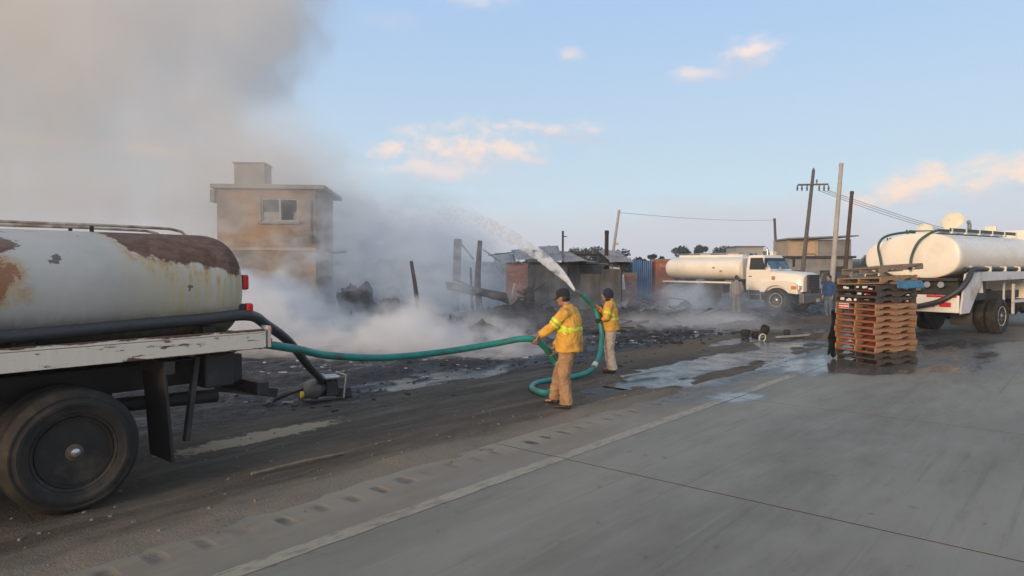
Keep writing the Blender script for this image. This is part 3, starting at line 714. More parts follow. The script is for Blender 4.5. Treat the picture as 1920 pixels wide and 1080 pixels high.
# --- white bonneted tanker in the middle distance
T2 = thing('tank_truck', 'white bonneted water tanker facing right with black grille, parked beyond the smoking ground', 'tank truck', (9.71, 35.42, 0), R(-50), 'water tank trucks at the fire')
tank_mb(-1.48, 3.02, 1.98, 1.13, .58, 48, 2.3).build('tank', M_WHITE, T2, True)
MB().box((.75, 0, 2.60), (3.7, .62, .13)).build('walkway', M_WHITE, T2, bevel=.03)
for s in (-1, 1): MB().tube([(-1.0, s * .36, 2.72), (2.7, s * .36, 2.74), (2.95, s * .36, 2.6)], .022, 6).build('rail', M_CHROME, T2)
for k in (0.3, 1.9): MB().lathe([(.26, 0), (.26, .07), (.18, .1), (.01, .11)], (k, 0, 2.665), 'z', 18).build('hatch', M_WHITE, T2, True)
chassis(T2, -1.5, 6.1, .95)
for s in (-1, 1):
    MB().box((.75, s * 1.14, 1.31), (4.45, .10, .085)).build('side_rail', M_WHITE, T2, bevel=.01)
    MB().box((.95, s * .86, 1.02), (2.2, .5, .44)).build('side_box', M_BLACK, T2, bevel=.02)
    wheel(T2, 0, s * 1.17, s, .54, .27, None, True, .07); wheel(T2, 4.8, s * 1.15, s, .56, .28, None, False, .03)
    MB().box((-.78, s * .88, .72), (.03, .56, .70)).build('mudflap', M_BLACK, T2)
    for (xx, zz) in ((1.55, 2.02), (1.95, 1.86)):
        yy = 1.13 * (1 - abs((zz - 1.98) / .58) ** 2.3) ** (1 / 2.3)
        MB().box((xx, s * (yy + .012), zz), (.13, .03, .07)).build('bracket', M_DECAL, T2)
MB().box((.75, 0, 1.22), (4.4, 2.1, .09)).build('deck', M_BLACK, T2)
for k in range(3): MB().box((-.9 + k * 1.7, 0, 1.36), (.14, 1.7, .20)).build('tank_saddle', M_BLACK, T2)
axle(T2, 0, .54); axle(T2, 4.8, .56, 1.9)
MB().box((3.02, 0, 1.98), (.05, 2.06, 1.0)).build('headboard', M_SKIRT, T2, bevel=.02)
cab(T2, 3.17, 4.42, 5.92, 4.8, M_WHITE)

# --- white tanker on the right, seen from its rear
def rear_tanker(loc, label, full=True):
    T = thing('tank_truck', label, 'tank truck', loc, R(35), 'water tank trucks at the fire')
    tank_mb(-2.15, 4.0, 2.385, 1.15, .675, 56, 2.45, .055).build('tank', M_WHITE, T, True)
    MB().box((.95, 0, 3.105), (4.9, .7, .07)).build('walkway', M_SKIRT, T, bevel=.01)
    for s in (-1, 1):
        rl = MB().box((.95, s * .62, 3.16), (4.9, .03, .10)).build('rail', M_HOSEG, T)  # dark bar standing in for the shadow gap along the walkway
        for k in range(6): MB().box((-1.4 + k * .95, s * .622, 3.14), (.06, .06, .17)).build('rail_post', M_WHITE, rl)
    lid_r = Matrix.Rotation(R(-62), 3, 'Y')
    hb_ = MB().lathe([(.33, 0), (.33, .14), (.30, .14), (.30, .02)], (-.34, -.05, 3.10), 'z', 24).build('hatch', M_SKIRT, T, True)
    lid = MB(); rings = []
    for (r_, h_) in ((.02, .07), (.20, .06), (.31, .03), (.33, -.005), (.31, -.02), (.02, -.02)):
        rings.append([lid_r @ Vector((r_ * math.cos(a), r_ * math.sin(a), h_)) + Vector((.05, -.05, 3.50)) for a in [2 * math.pi * k / 24 for k in range(24)]])
    lid.loft(rings).build('hatch_lid', M_CREAM, hb_, True)
    chassis(T, -2.1, 6.2, 1.15)
    MB().box((.9, 0, 1.70), (6.1, 2.2, .09)).build('deck', M_BLACK, T)
    for s in (-1, 1):
        # side skirt that slopes down behind the wheel to the rear bumper
        y0, y1 = (-1.24, -1.19) if s < 0 else (1.19, 1.24)
        MB().prism([(-1.95, 1.86), (-1.7, 1.92), (4.0, 1.92), (4.0, 1.70), (-.85, 1.64), (-1.15, 1.30), (-1.65, .74), (-2.2, .72), (-2.2, .86)], y0, y1).build('skirt', M_SKIRT, T, bevel=.008)
        wheel(T, .75, s * 1.20, s, .545, .28, None, True, .05)
        MB().box((-.62, s * 1.12, 1.46), (.06, .12, .34), taper=.5).build('bracket', M_SKIRT, T)
        q = MB().tube([(-1.7, s * 1.12, 1.995), (4.0, s * 1.12, 1.995)], .06, 10).build('hose_tube', M_HOSEB, T, True)
        for k in range(5): MB().box((-1.25 + k * 1.1, s * 1.13, 2.0), (.07, .17, .15)).build('hose_clamp', M_WHITE, q)
        MB().box((1.7, s * .9, 1.1), (.05, .05, 1.0)).build('ladder_post', M_SKIRT, T); MB().box((2.2, s * 1.17, .98), (1.2, .05, .09)).build('side_guard', M_SKIRT, T)
        MB().box((1.75, s * 1.14, 1.05), (.09, .06, .95)).build('guard_post', M_SKIRT, T)
        tl = MB().box((-2.30, s * .86, .98), (.03, .30, .13)).build('tail_light', M_RED, T, bevel=.01)
        MB().lathe([(.06, 0), (.06, -.03), (.02, -.04)], (-2.32, s * .55, .96), 'x', 14).build('reverse_light', M_RED if s < 0 else M_LENS, T)
        MB().box((-2.285, s * .75, 1.215), (.02, .80, .06)).build('reflector_strip', M_RED, T)
        MB().box((-1.30, s * .88, .75), (.03, .58, .80)).build('mudflap', M_BLACK, T)
    MB().box((-2.24, 0, 1.0), (.07, 2.40, .50)).build('rear_bumper', M_WHITE, T, bevel=.02)
    MB().box((-1.0, 0, 1.35), (1.9, 2.1, .55)).build('rear_cabinet', M_BLACK, T)
    MB().box((-2.02, .35, 1.50), (.16, .9, .30)).build('pump', M_GREY, T, bevel=.03)
    for y_ in (-.72, -.35): MB().lathe([(.07, 0), (.07, -.16), (.09, -.17), (.09, -.21)], (-2.06, y_, 1.55), 'x', 14).build('outlet_valve', M_CHROME, T, True)
    for y_ in (.4, -.1, -.6): MB().lathe([(.03, 0), (.03, -.05), (.015, -.07)], (-2.2, y_, 1.74), 'x', 8).build('marker_light', M_RED, T)
    wheel(T, 4.9, -1.15, -1, .545, .28, None); wheel(T, 4.9, 1.15, 1, .545, .28, None)
    axle(T, .75, .545); axle(T, 4.9, .545, 1.9)
    cab(T, 4.2, 5.5, 6.7, 4.9, M_WHITE, 3.35, 2.35, 2.2)
    return T
T3 = rear_tanker((13.81, 21.68, 0), 'clean white water tanker with round open hatch lid, rear end behind the stacked pallets')
# hoses hanging over the rear of the tank, the thick suction hose on its side
f3 = lambda x, y, z: (x, y, z)
MB().tube(catmull([(-.9, .12, 3.16), (-1.6, .55, 3.13), (-2.12, .93, 3.0), (-2.30, 1.06, 2.72), (-2.33, .98, 2.30), (-2.33, .92, 1.95)]), .038, 8).build('drain_hose', M_HOSEG, T3, True)
MB().tube(catmull([(-1.2, -.45, 3.15), (-1.95, -.42, 3.12), (-2.28, -.14, 2.85), (-2.33, .06, 2.40), (-2.33, .10, 1.95)]), .038, 8).build('drain_hose', M_HOSEG, T3, True)
MB().tube(catmull([(-1.2, -1.3, 2.0), (-1.75, -1.33, 1.98), (-2.05, -1.34, 1.72), (-2.25, -1.20, 1.42), (-2.42, -.80, 1.10), (-2.46, -.25, .92), (-2.40, .25, .86)]), .075, 12).build('suction_hose', M_HOSEB, T3, True)
T4 = rear_tanker((16.45, 27.6, 0), 'cream tanker parked farthest back, mostly hidden behind the tanker with the open hatch lid')
# ------------------------------------------------------------------ people
M_SKIN = mat('tan_skin', (.34, .19, .12), (.29, .155, .10), .55, scale=12, bump=.05)
M_COAT = mat('yellow_fire_coat', (.70, .385, .055), (.60, .32, .045), .75, scale=5, bump=.3, bscale=40, dirt=(.34, .18, .06), dirt_amt=.55)
M_BAND = mat('lime_reflective_band', (.62, .75, .06), (.55, .68, .05), .45, scale=30, bump=.05)
M_SILVER = mat('silver_reflective_band', (.62, .62, .55), (.52, .52, .46), .4, scale=30, bump=.05)
M_TROUS = mat('tan_trousers', (.40, .24, .13), (.33, .195, .105), .85, scale=5, bump=.3, bscale=50, dirt=(.20, .12, .075), dirt_amt=.6)
M_TROUS2 = mat('beige_trousers', (.52, .44, .36), (.44, .37, .30), .85, scale=5, bump=.3, bscale=50, dirt=(.30, .25, .20), dirt_amt=.35)
M_DKCLOTH = mat('dark_cloth', (.012, .013, .018), (.02, .02, .026), .9, scale=20)
M_NAVY = mat('navy_knit', (.012, .016, .035), (.02, .024, .045), .95, scale=30)
M_HAIR = mat('black_hair', (.012, .010, .009), (.022, .018, .015), .6, scale=50)
M_BOOT = mat('dark_boot', (.02, .017, .015), (.035, .03, .025), .6, scale=15)
M_GLOVE = mat('black_glove', (.015, .015, .016), (.03, .03, .03), .8, scale=20)
M_OGLOVE = mat('orange_glove', (.42, .16, .06), (.36, .13, .05), .8, scale=20)
M_EYE = mat('dark_eye', (.02, .015, .012), (.03, .02, .015), .2, scale=50, bump=0)
M_BLUE = mat('blue_shirt', (.022, .065, .20), (.016, .045, .14), .8, scale=8)
M_GREYTR = mat('grey_trousers', (.16, .14, .13), (.12, .11, .10), .85, scale=8)
M_JEANS = mat('faded_jeans', (.10, .14, .20), (.07, .10, .15), .85, scale=8)
def stripe_mat():
    m, t, b = new_mat('striped_shirt'); x, y, z = t.xyz(t.obj())
    s = t.m('SINE', t.m('MULTIPLY', y, 95.0)); n = t.noise(t.obj(), 9, 3)
    t.l.new(t.mix(t.sstep(s, -.2, .35), t.mix(n, (.33, .30, .28), (.27, .25, .24)), (.10, .10, .12)), b.inputs['Base Color']); b.inputs['Roughness'].default_value = .85
    return m
M_STRIPE = stripe_mat()
wr_tex = bpy.data.textures.new('wrinkle', 'CLOUDS'); wr_tex.noise_scale = .075; wr_tex.noise_depth = 3

def remesh(mb, voxel, name, m, parent, it=4, wr=0.0):
    me = mb.mesh('tmp'); o = bpy.data.objects.new('tmp', me); col.objects.link(o)
    r = o.modifiers.new('r', 'REMESH'); r.mode = 'VOXEL'; r.voxel_size = voxel; r.use_smooth_shade = True
    s = o.modifiers.new('s', 'SMOOTH'); s.factor = .5; s.iterations = it
    if wr:
        d = o.modifiers.new('d', 'DISPLACE'); d.texture = wr_tex; d.strength = wr; d.mid_level = .5; d.texture_coords = 'LOCAL'
    dg = bpy.context.evaluated_depsgraph_get(); dg.update()
    out = bpy.data.meshes.new_from_object(o.evaluated_get(dg), preserve_all_data_layers=False, depsgraph=dg)
    bpy.data.objects.remove(o); bpy.data.meshes.remove(me)
    out.name = name; out.materials.clear(); out.materials.append(m)
    out.polygons.foreach_set('use_smooth', [True] * len(out.polygons))
    return link(name, out, parent)

def band(src, co, no, hw, m, parent, keep=lambda c: True, off=.006, name='reflective_band'):
    bm = bmesh.new(); bm.from_mesh(src.data); co = Vector(co); no = Vector(no).normalized()
    for sg in (1, -1):
        bmesh.ops.bisect_plane(bm, geom=bm.verts[:] + bm.edges[:] + bm.faces[:], plane_co=co + no * hw * sg, plane_no=no * sg, clear_outer=True)
    bmesh.ops.delete(bm, geom=[f for f in bm.faces if not keep(f.calc_center_median())], context='FACES')
    bm.normal_update()
    for v in bm.verts: v.co += v.normal * off
    me = bpy.data.meshes.new(name); bm.to_mesh(me); bm.free(); me.materials.append(m)
    me.polygons.foreach_set('use_smooth', [True] * len(me.polygons))
    return link(name, me, parent)

def grip(mb, wrist, c, axis, r, fr=.0105):
    wrist = Vector(wrist); c = Vector(c); a = Vector(axis).normalized()
    u = wrist - c; u = (u - a * u.dot(a)).normalized(); v = a.cross(u)
    P = lambda th, off, k=0.0: c + a * off + (u * math.cos(R(th)) + v * math.sin(R(th))) * (r + fr + k)
    # palm from the wrist to the knuckles, lying on the hose
    mb.tube([wrist, wrist.lerp(P(10, 0, .02), .55), P(15, 0, .014), P(60, 0, .006)], [(.030, .024), (.038, .022), (.044, .020), (.042, .016)], 10)
    for k, ln in enumerate((190, 215, 205, 175)):
        off = (k - 1.5) * .0215
        mb.tube([P(45 + (ln - 45) * i / 5, off) for i in range(6)], [fr, fr, fr * .97, fr * .93, fr * .86, fr * .7], 7)
    mb.tube([P(5, -.040, .012), P(-35, -.048, .006), P(-75, -.036), P(-110, -.022)], [.015, .0135, .012, .009], 7)
def loose_hand(mb, wrist, d, side):
    w_ = Vector(wrist); d = Vector(d).normalized(); q = Vector((1, 0, 0)); q = (q - d * q.dot(d)).normalized(); nrm = d.cross(q)
    mb.tube([w_, w_ + d * .04, w_ + d * .09], [(.026, .02), (.040, .018), (.040, .015)], 10)
    for k, ln in enumerate((.068, .078, .074, .056)):
        o = w_ + d * .085 + q * ((1.5 - k) * .020)
        mb.tube([o, o + d * ln * .5 + nrm * .006 * side, o + d * ln + nrm * .022 * side], [.0098, .0092, .007], 7)
    o = w_ + d * .02 + q * .034
    mb.tube([o, o + d * .035 + q * .022, o + d * .07 + q * .020], [.014, .012, .009], 7)

def person(label, loc, rz, P, group=None):
    T = thing('person', label, 'person', loc, rz, group)
    vx = P.get('vox', .011); b = MB(); V = Vector
    hip, ch, nk, hd = V(P['hip']), V(P['chest']), V(P['neck']), V(P['head']); sc = P.get('bulk', 1.0)
    hm = Matrix.Rotation(R(P.get('head_yaw', 0)), 3, 'Z') @ Matrix.Rotation(R(P.get('head_pitch', 0)), 3, 'Y')
    H = lambda x, y, z: hd + hm @ V((x, y, z))
    # body: one continuous surface, head to feet
    b.ell(hd, (.096, .077, .118), 18, 12, hm)
    b.ell(H(.030, 0, -.055), (.062, .058, .068), 14, 9, hm)
    b.tube([H(.082, 0, .025), H(.108, 0, -.012), H(.112, 0, -.024), H(.092, 0, -.032)], [.010, .0125, .016, .012], 8)        # nose
    b.ell(H(.080, 0, -.062), (.018, .027, .010), 8, 6, hm); b.ell(H(.078, 0, -.095), (.022, .026, .018), 8, 6, hm)             # lips, chin
    b.ell(H(.078, 0, .035), (.022, .052, .012), 8, 6, hm)                                                                     # brow
    for s in (-1, 1):
        b.ell(H(-.008, s * .078, -.008), (.020, .011, .033), 8, 6, hm); b.ell(H(.066, s * .040, -.030), (.022, .022, .020), 8, 6, hm)
    b.tube([nk + V((-.01, 0, -.06)), nk, H(-.02, 0, -.06)], [.068, .058, .056], 12)
    b.tube([hip, hip.lerp(ch, .5), ch, nk + V((0, 0, -.03))], [(.145, .11), (.135, .10), (.16, .11), (.07, .06)], 16)
    for s, k in ((1, 'L'), (-1, 'R')):
        sh, el, wr = (V(p) for p in P['arm' + k])
        b.tube([ch + V((0, s * .08, .05)), sh, sh.lerp(el, .5), el, el.lerp(wr, .4), wr], [.06, .056, .047, .040, .039, .027], 12)
        hj, kn, an = (V(p) for p in P['leg' + k])
        b.tube([hip + V((0, s * .05, -.03)), hj, hj.lerp(kn, .5), kn, kn.lerp(an, .35), an, an + V((0, 0, -.05))], [.09, .088, .074, .056, .058, .036, .038], 12)
        b.tube([an + V((-.03, 0, -.045)), an + V((.06, 0, -.055)), an + V((.15, 0, -.065))], [(.035, .03), (.040, .025), (.032, .016)], 10)
    hands = P['hands']; gl = MB(); gm = None
    for k, spec in hands.items():
        tgt = b
        wr = V(P['arm' + k][2])
        if spec[0] == 'grip': grip(tgt, wr, spec[1], spec[2], spec[3])
        else: loose_hand(tgt, wr, spec[1], 1 if k == 'L' else -1)
    body = remesh(b, P.get('bvox', .0075), 'body', M_SKIN, T, 2)
    for k, spec in hands.items():
        if len(spec) > 4 and spec[4]:
            g_ = MB(); grip(g_, V(P['arm' + k][2]), spec[1], spec[2], spec[3], .0135); g_.ell(V(P['arm' + k][2]), (.036, .036, .036), 10, 7)
            remesh(g_, .007, 'glove', spec[4], T, 2)
    for s in (-1, 1): MB().ell(H(.082, s * .032, .004), (.012, .013, .009), 8, 6, hm).build('eye', M_EYE, T, True)
    # trousers
    t_ = MB(); tw = P.get('trouser', 1.0)
    t_.tube([hip + V((0, 0, .10)), hip, hip + V((0, 0, -.10))], [(.175 * sc, .125 * sc), (.185 * sc, .135 * sc), (.15, .11)], 16)
    for s, k in ((1, 'L'), (-1, 'R')):
        hj, kn, an = (V(p) for p in P['leg' + k])
        t_.tube([hip + V((0, s * .07, .02)), hj, hj.lerp(kn, .45), kn, kn.lerp(an, .5), an + V((0, 0, .01)), an + V((.0, 0, -.035))], [.115 * tw, .115 * tw, .104 * tw, .088 * tw, .084 * tw, .086 * tw, .09 * tw], 14)
    tr = remesh(t_, vx, 'trousers', P['trousers'], T, 2, .045)
    # coat or shirt
    c_ = MB(); cb = V((hip.x, hip.y, P['hem']))
    c_.tube([cb, cb.lerp(ch, .45), ch, ch.lerp(nk, .45) + V((0, 0, .02)), nk + V((-.012, 0, -.015)), nk + V((-.012, 0, P.get('collar', .02)))],
            [(.235 * sc, .185 * sc), (.225 * sc, .172 * sc), (.222 * sc, .155 * sc), (.185 * sc, .118 * sc), (.085, .08), (.074, .072)], 22)
    for s, k in ((1, 'L'), (-1, 'R')):
        sh, el, wr = (V(p) for p in P['arm' + k]); sw = P.get('sleeve', 1.0)
        e2 = wr if P.get('long', True) else el.lerp(wr, -.1)
        pts = [ch + V((0, s * .10, .02)), sh, sh.lerp(el, .5), el, el.lerp(wr, .5), wr + (el - wr).normalized() * .015] if P.get('long', True) else [ch + V((0, s * .10, .02)), sh, sh.lerp(el, .5), el]
        rr = [.095, .088, .080, .072, .064, .056] if P.get('long', True) else [.09, .078, .07, .068]
        c_.tube(pts, [q * sw for q in rr], 14)
    ct = remesh(c_, vx, P.get('coat_name', 'coat'), P['coat'], T, 2, .040)
    for (co, no, hw, m_, keep) in P.get('bands', []): band(ct, co, no, hw, m_, T, keep)
    for s, k in ((1, 'L'), (-1, 'R')):
        an = V(P['leg' + k][2]); yw = R(P.get('toe' + k, 0)); tv = V((math.cos(yw), math.sin(yw), 0)); lift = P.get('lift' + k, 0)
        sb = MB().tube([an + V((0, 0, .02)), an + V((0, 0, -.04)), an + V((0, 0, -.07))], [.052, .05, .046], 10)
        sb.tube([an - tv * .065 + V((0, 0, -.062 + lift)), an + tv * .03 + V((0, 0, -.058)), an + tv * .11 + V((0, 0, -.066)), an + tv * .185 + V((0, 0, -.072))], [(.036, .032), (.044, .034), (.050, .027), (.036, .020)], 12)
        remesh(sb, .009, 'boot', M_BOOT, T, 3)
    hat = P['hat']
    if hat == 'cap':
        hb_ = MB(); rings = []
        for (k, z) in ((1.05, .005), (1.07, .035), (1.03, .075), (.86, .108), (.5, .130), (.08, .136)):
            rings.append([H(-.008 + .100 * k * math.cos(a), .083 * k * math.sin(a), z + .004) for a in [2 * math.pi * i / 24 for i in range(24)]])
        hb_.loft(rings); cp = hb_.build('cap', M_DKCLOTH, T, True, sharp=60)
        vb = MB(); vs = []
        for zz in (0, -.006):
            for i in range(11):
                a = R(-65 + 13 * i); q = math.cos(a * 1.35)
                vs += [H(-.008 + .103 * math.cos(a), .086 * math.sin(a), .018 + zz), H(.095 * math.cos(a) + .085 * max(q, 0), .080 * math.sin(a), .004 + zz - .004)]
        fs = []
        for i in range(10):
            fs += [(2 * i, 2 * i + 1, 2 * i + 3, 2 * i + 2), (22 + 2 * i, 24 + 2 * i, 25 + 2 * i, 23 + 2 * i), (2 * i + 1, 2 * i + 23, 2 * i + 25, 2 * i + 3)]
        vb.add(vs, fs); vb.build('cap_visor', M_DKCLOTH, cp, True)
        remesh(MB().ell(H(-.028, 0, -.012), (.082, .081, .080), 14, 9, hm), .008, 'hair', M_HAIR, T, 2)
    elif hat == 'hood':
        hb_ = MB().ell(H(-.012, 0, .018), (.108, .094, .122), 18, 11, hm); hb_.ell(H(-.035, 0, -.06), (.082, .086, .09), 16, 9, hm)
        hb_.tube([H(-.03, 0, -.08), nk + V((-.012, 0, .0))], [.084, .088], 14)
        remesh(hb_, .010, 'balaclava', M_NAVY, T, 3)
    else:
        remesh(MB().ell(H(-.016, 0, .03), (.098, .086, .10), 16, 10, hm).ell(H(-.04, 0, -.01), (.07, .078, .08), 14, 9, hm), .010, 'hair', M_HAIR, T, 3)
    return T

# the hose: from the tanker's outlet, through both men's hands, to the nozzle
HOSE = [(-2.92, 7.52, 1.24), (-2.72, 7.75, 1.18), (-2.49, 8.0, 1.10), (-2.25, 8.5, .965), (-1.70, 9.1, .86), (-.98, 9.65, .865), (-.23, 9.95, .955), (.12, 9.99, 1.015), (.33, 10.02, 1.0), (.46, 10.13, .90), (.575, 10.27, .76),
        (.67, 10.36, .60), (.70, 10.42, .44), (.66, 10.50, .25), (.58, 10.68, .10), (.46, 10.95, .055), (.34, 11.3, .05), (.36, 11.66, .05), (.50, 11.98, .05), (.86, 12.3, .055), (1.22, 12.6, .06), (1.50, 12.9, .12), (1.66, 13.1, .32), (1.735, 13.26, .63),
        (1.74, 13.34, .86), (1.69, 13.38, 1.05), (1.60, 13.40, 1.27), (1.43, 13.30, 1.46), (1.30, 13.22, 1.565)]
HR = .047
M_TEAL = mat('teal_hose', (.014, .25, .22), (.012, .19, .17), .38, scale=6, bump=.06, dirt=(.06, .10, .08), dirt_amt=.55)
hp = catmull(HOSE, 12)
hose = MB().tube(hp, HR, 12).build('fire_hose', M_TEAL, None, True)
tag(hose, 'long teal water hose running from the rusty tanker through two firefighters\' hands', 'hose')
MB().tube([(1.345, 13.245, 1.53), (1.30, 13.22, 1.565), (1.24, 13.17, 1.595), (1.20, 13.14, 1.615)], [.05, .046, .034, .030], 12).build('nozzle', M_GREY, hose, True)
MB().tube([(1.555, 12.97, .175), (1.60, 13.03, .23)], .056, 12).build('coupling', M_PLATE, hose, True)
MB().tube([(-2.92, 7.52, 1.24), (-2.80, 7.65, 1.205)], .060, 12).build('coupling', M_CHROME, hose, True)
def hose_dir(p):
    i = min(range(len(hp) - 1), key=lambda j: (hp[j] - Vector(p)).length); return (hp[min(i + 1, len(hp) - 1)] - hp[max(i - 1, 0)]).normalized()

def to_local(loc, rz, p): return Matrix.Rotation(-rz, 3, 'Z') @ (Vector(p) - Vector(loc))
def dir_local(rz, d): return Matrix.Rotation(-rz, 3, 'Z') @ Vector(d)

L1, A1 = (.80, 10.08, 0.0), R(152)
gL = to_local(L1, A1, (.335, 10.03, .995)); gR = to_local(L1, A1, (.55, 10.24, .79))
dL = dir_local(A1, hose_dir((.335, 10.03, .995))); dR = dir_local(A1, hose_dir((.55, 10.24, .79)))
wL = gL + Vector((-.085, .02, .075)); wR = gR + Vector((-.09, -.02, .08))
person('man in yellow fire coat, tan trousers and dark cap holding the teal hose', L1, A1, dict(
    hip=(-.05, 0, .92), chest=(-.055, 0, 1.30), neck=(-.01, 0, 1.50), head=(.055, 0, 1.615), head_pitch=12, head_yaw=-4, bulk=1.05, hem=.83,
    armL=[(-.045, .215, 1.405), (.10, .285, 1.20), tuple(wL)], armR=[(-.02, -.21, 1.405), (.10, -.20, 1.12), tuple(wR)],
    legL=[(-.05, .105, .85), (-.02, .12, .48), (-.055, .125, .095)], legR=[(-.03, -.10, .85), (.17, -.13, .49), (.26, -.16, .095)],
    hands={'L': ('grip', gL, dL, HR), 'R': ('grip', gR, -dR, HR)}, trousers=M_TROUS, coat=M_COAT, hat='cap', trouser=1.04, sleeve=1.03, toeL=12, toeR=-8,
    bands=[((-.05, 0, 1.155), (.10, -.0, 1), .026, M_BAND, lambda c: abs(c.y) < .26 and c.x < .16), 
           ((.040, .26, 1.285), (.62, .28, -.80), .022, M_BAND, lambda c: c.y > .16 and c.z > 1.12), ((.075, .275, 1.24), (.62, .28, -.80), .014, M_BAND, lambda c: c.y > .16 and c.z > 1.10)]), 'firefighters')

L2, A2 = (1.93, 13.48, 0.0), R(163)
gU = to_local(L2, A2, (1.60, 13.40, 1.27)); gD = to_local(L2, A2, (1.70, 13.375, 1.02)); dU = dir_local(A2, hose_dir((1.60, 13.40, 1.27))); dD = dir_local(A2, hose_dir((1.70, 13.375, 1.02)))
person('man in yellow fire coat, dark balaclava and beige trousers aiming the hose nozzle upwards', L2, A2, dict(
    hip=(-.02, 0, .88), chest=(.0, 0, 1.22), neck=(.02, 0, 1.40), head=(.055, 0, 1.515), head_pitch=-2, bulk=.92, hem=.82, collar=.05,
    armL=[(.0, .19, 1.31), (.03, .27, 1.06), tuple(gD + Vector((-.075, .05, .035)))], armR=[(.02, -.18, 1.31), (.17, -.14, 1.12), tuple(gU + Vector((-.085, -.03, -.02)))],
    legL=[(-.02, .09, .82), (-.01, .10, .46), (-.07, .10, .09)], legR=[(-.01, -.09, .82), (.05, -.11, .46), (.0, -.12, .09)],
    hands={'L': ('grip', gD, -dD, HR, M_GLOVE), 'R': ('grip', gU, dU, HR, M_OGLOVE)}, trousers=M_TROUS2, coat=M_COAT, hat='hood', trouser=.98, sleeve=.95, toeL=10, toeR=-6,
    bands=[((-.0, 0, 1.045), (.05, 0, 1), .022, M_BAND, lambda c: c.y < .215 and c.x < .15), ((.015, .235, 1.17), (.12, .30, -.95), .024, M_BAND, lambda c: c.y > .14)]), 'firefighters')

def bystander(label, loc, rz, coat, trous, name, stripes=False):
    return person(label, loc, rz, dict(
        hip=(0, 0, .90), chest=(.0, 0, 1.26), neck=(.01, 0, 1.45), head=(.035, 0, 1.565), head_pitch=8, bulk=.86, hem=.86, vox=.016, bvox=.011,
        armL=[(.0, .19, 1.37), (-.02, .255, 1.10), (.08, .24, .86)], armR=[(.0, -.19, 1.37), (-.02, -.255, 1.10), (.10, -.23, .87)],
        legL=[(0, .09, .84), (.02, .10, .46), (-.02, .11, .09)], legR=[(0, -.09, .84), (.03, -.11, .46), (.0, -.12, .09)],
        hands={'L': ('loose', (.2, 0, -1)), 'R': ('loose', (.2, 0, -1))}, trousers=trous, coat=coat, hat='hair', coat_name=name, trouser=.92, sleeve=.78, toeL=12, toeR=-12))
bystander('man in a grey striped shirt standing with his back turned beside the white bonneted tanker', (9.95, 30.4, gz_at(9.95, 30.4)), R(80), M_STRIPE, M_GREYTR, 'shirt')
bystander('dark-haired man in a bright blue top standing just left of the stacked pallets', (12.5, 27.0, gz_at(12.5, 27.0)), R(200), M_BLUE, M_JEANS, 'shirt')

# black suction hose lying along the rusty tanker and drooping to the ground pump
def t1p(x, y, z):
    c, s = math.cos(a1), math.sin(a1); return (-4.57 + c * x - s * y, 6.48 + s * x + c * y, z)
bh = [t1p(4.0, 1.12, 1.50), t1p(2.5, 1.13, 1.50), t1p(1.2, 1.14, 1.51), t1p(.2, 1.14, 1.52), t1p(-.5, 1.13, 1.545), t1p(-1.1, 1.12, 1.56), t1p(-1.6, 1.10, 1.575), (-2.72, 7.6, 1.42), (-2.74, 8.4, 1.15), (-2.81, 9.4, .72), (-2.88, 10.2, .42), (-2.93, 10.45, .30)]
bho = MB().tube(catmull(bh, 10), .056, 12).build('suction_hose', M_HOSEB, None, True)
tag(bho, 'thick black hose lying along the rusty tanker deck and drooping behind it to the ground', 'hose')
pc = Vector((-2.95, 10.5, 0))
PU = thing('water_pump', 'small dark motor pump on the dirt behind the rusty tanker, black hose going into it', 'pump', (pc.x, pc.y, gz_at(pc.x, pc.y) - .01), R(35))
MB().tube([(-.28, -.18, .05), (.28, -.18, .05), (.28, .18, .05), (-.28, .18, .05), (-.28, -.18, .05)], .02, 8).build('pump_frame', M_BLACK, PU, True)
MB().lathe([(.02, -.14), (.12, -.13), (.15, -.04), (.15, .06), (.10, .10), (.07, .16), (.02, .17)], (-.1, 0, .20), 'x', 18).build('pump_housing', M_GREY, PU, True)
MB().box((.16, 0, .20), (.22, .24, .24), taper=.85).build('engine', M_BLACK, PU, bevel=.02)
MB().box((.16, 0, .36), (.24, .26, .06)).build('fuel_tank', M_CHROME, PU, bevel=.02)
MB().tube([(0, 0, .30), (0, 0, .42)], [.07, .062], 12).build('inlet', M_CHROME, PU, True)
MB().tube(catmull([(-.2, .1, .22), (-.45, .25, .12), (-.7, .15, .06), (-.8, -.1, .05)], 6), .045, 8).build('hose_stub', M_HOSEB, PU, True)
MB().box((.42, .10, .09), (.20, .24, .16), taper=.8).build('tool_box', M_BLACK, PU, bevel=.02)
MB().tube([(.30, -.2, .05), (.34, -.2, .40), (.34, .2, .40), (.30, .2, .05)], .016, 6).build('carry_handle', M_CHROME, PU, True)
MB().lathe([(.02, 0), (.05, .005), (.05, .04), (.02, .045)], (-.32, -.05, .14), 'x', 12).build('cap', mat('yellow_cap', (.70, .50, .05), (.6, .42, .04), .4), PU, True)
# ------------------------------------------------------------------ pallets
M_WOODO = mat('sunset_red_pallet_wood', (.36, .115, .055), (.25, .08, .042), .8, scale=3, stretch=(1, 12, 12), bump=.3, dirt=(.16, .075, .045), dirt_amt=.5)  # wood colour with the red of the low sunset light mixed in
M_WOODT = mat('tan_pallet_wood', (.33, .215, .12), (.25, .16, .088), .8, scale=3, stretch=(12, 1, 12), bump=.3, dirt=(.20, .14, .09), dirt_amt=.5)
M_WOODD = mat('dark_wet_pallet_wood', (.045, .036, .030), (.08, .06, .048), .6, scale=3, stretch=(6, 6, 12), bump=.3)
M_WOODG = mat('grey_pallet_wood', (.16, .13, .105), (.22, .175, .13), .8, scale=3, stretch=(8, 2, 12), bump=.3)
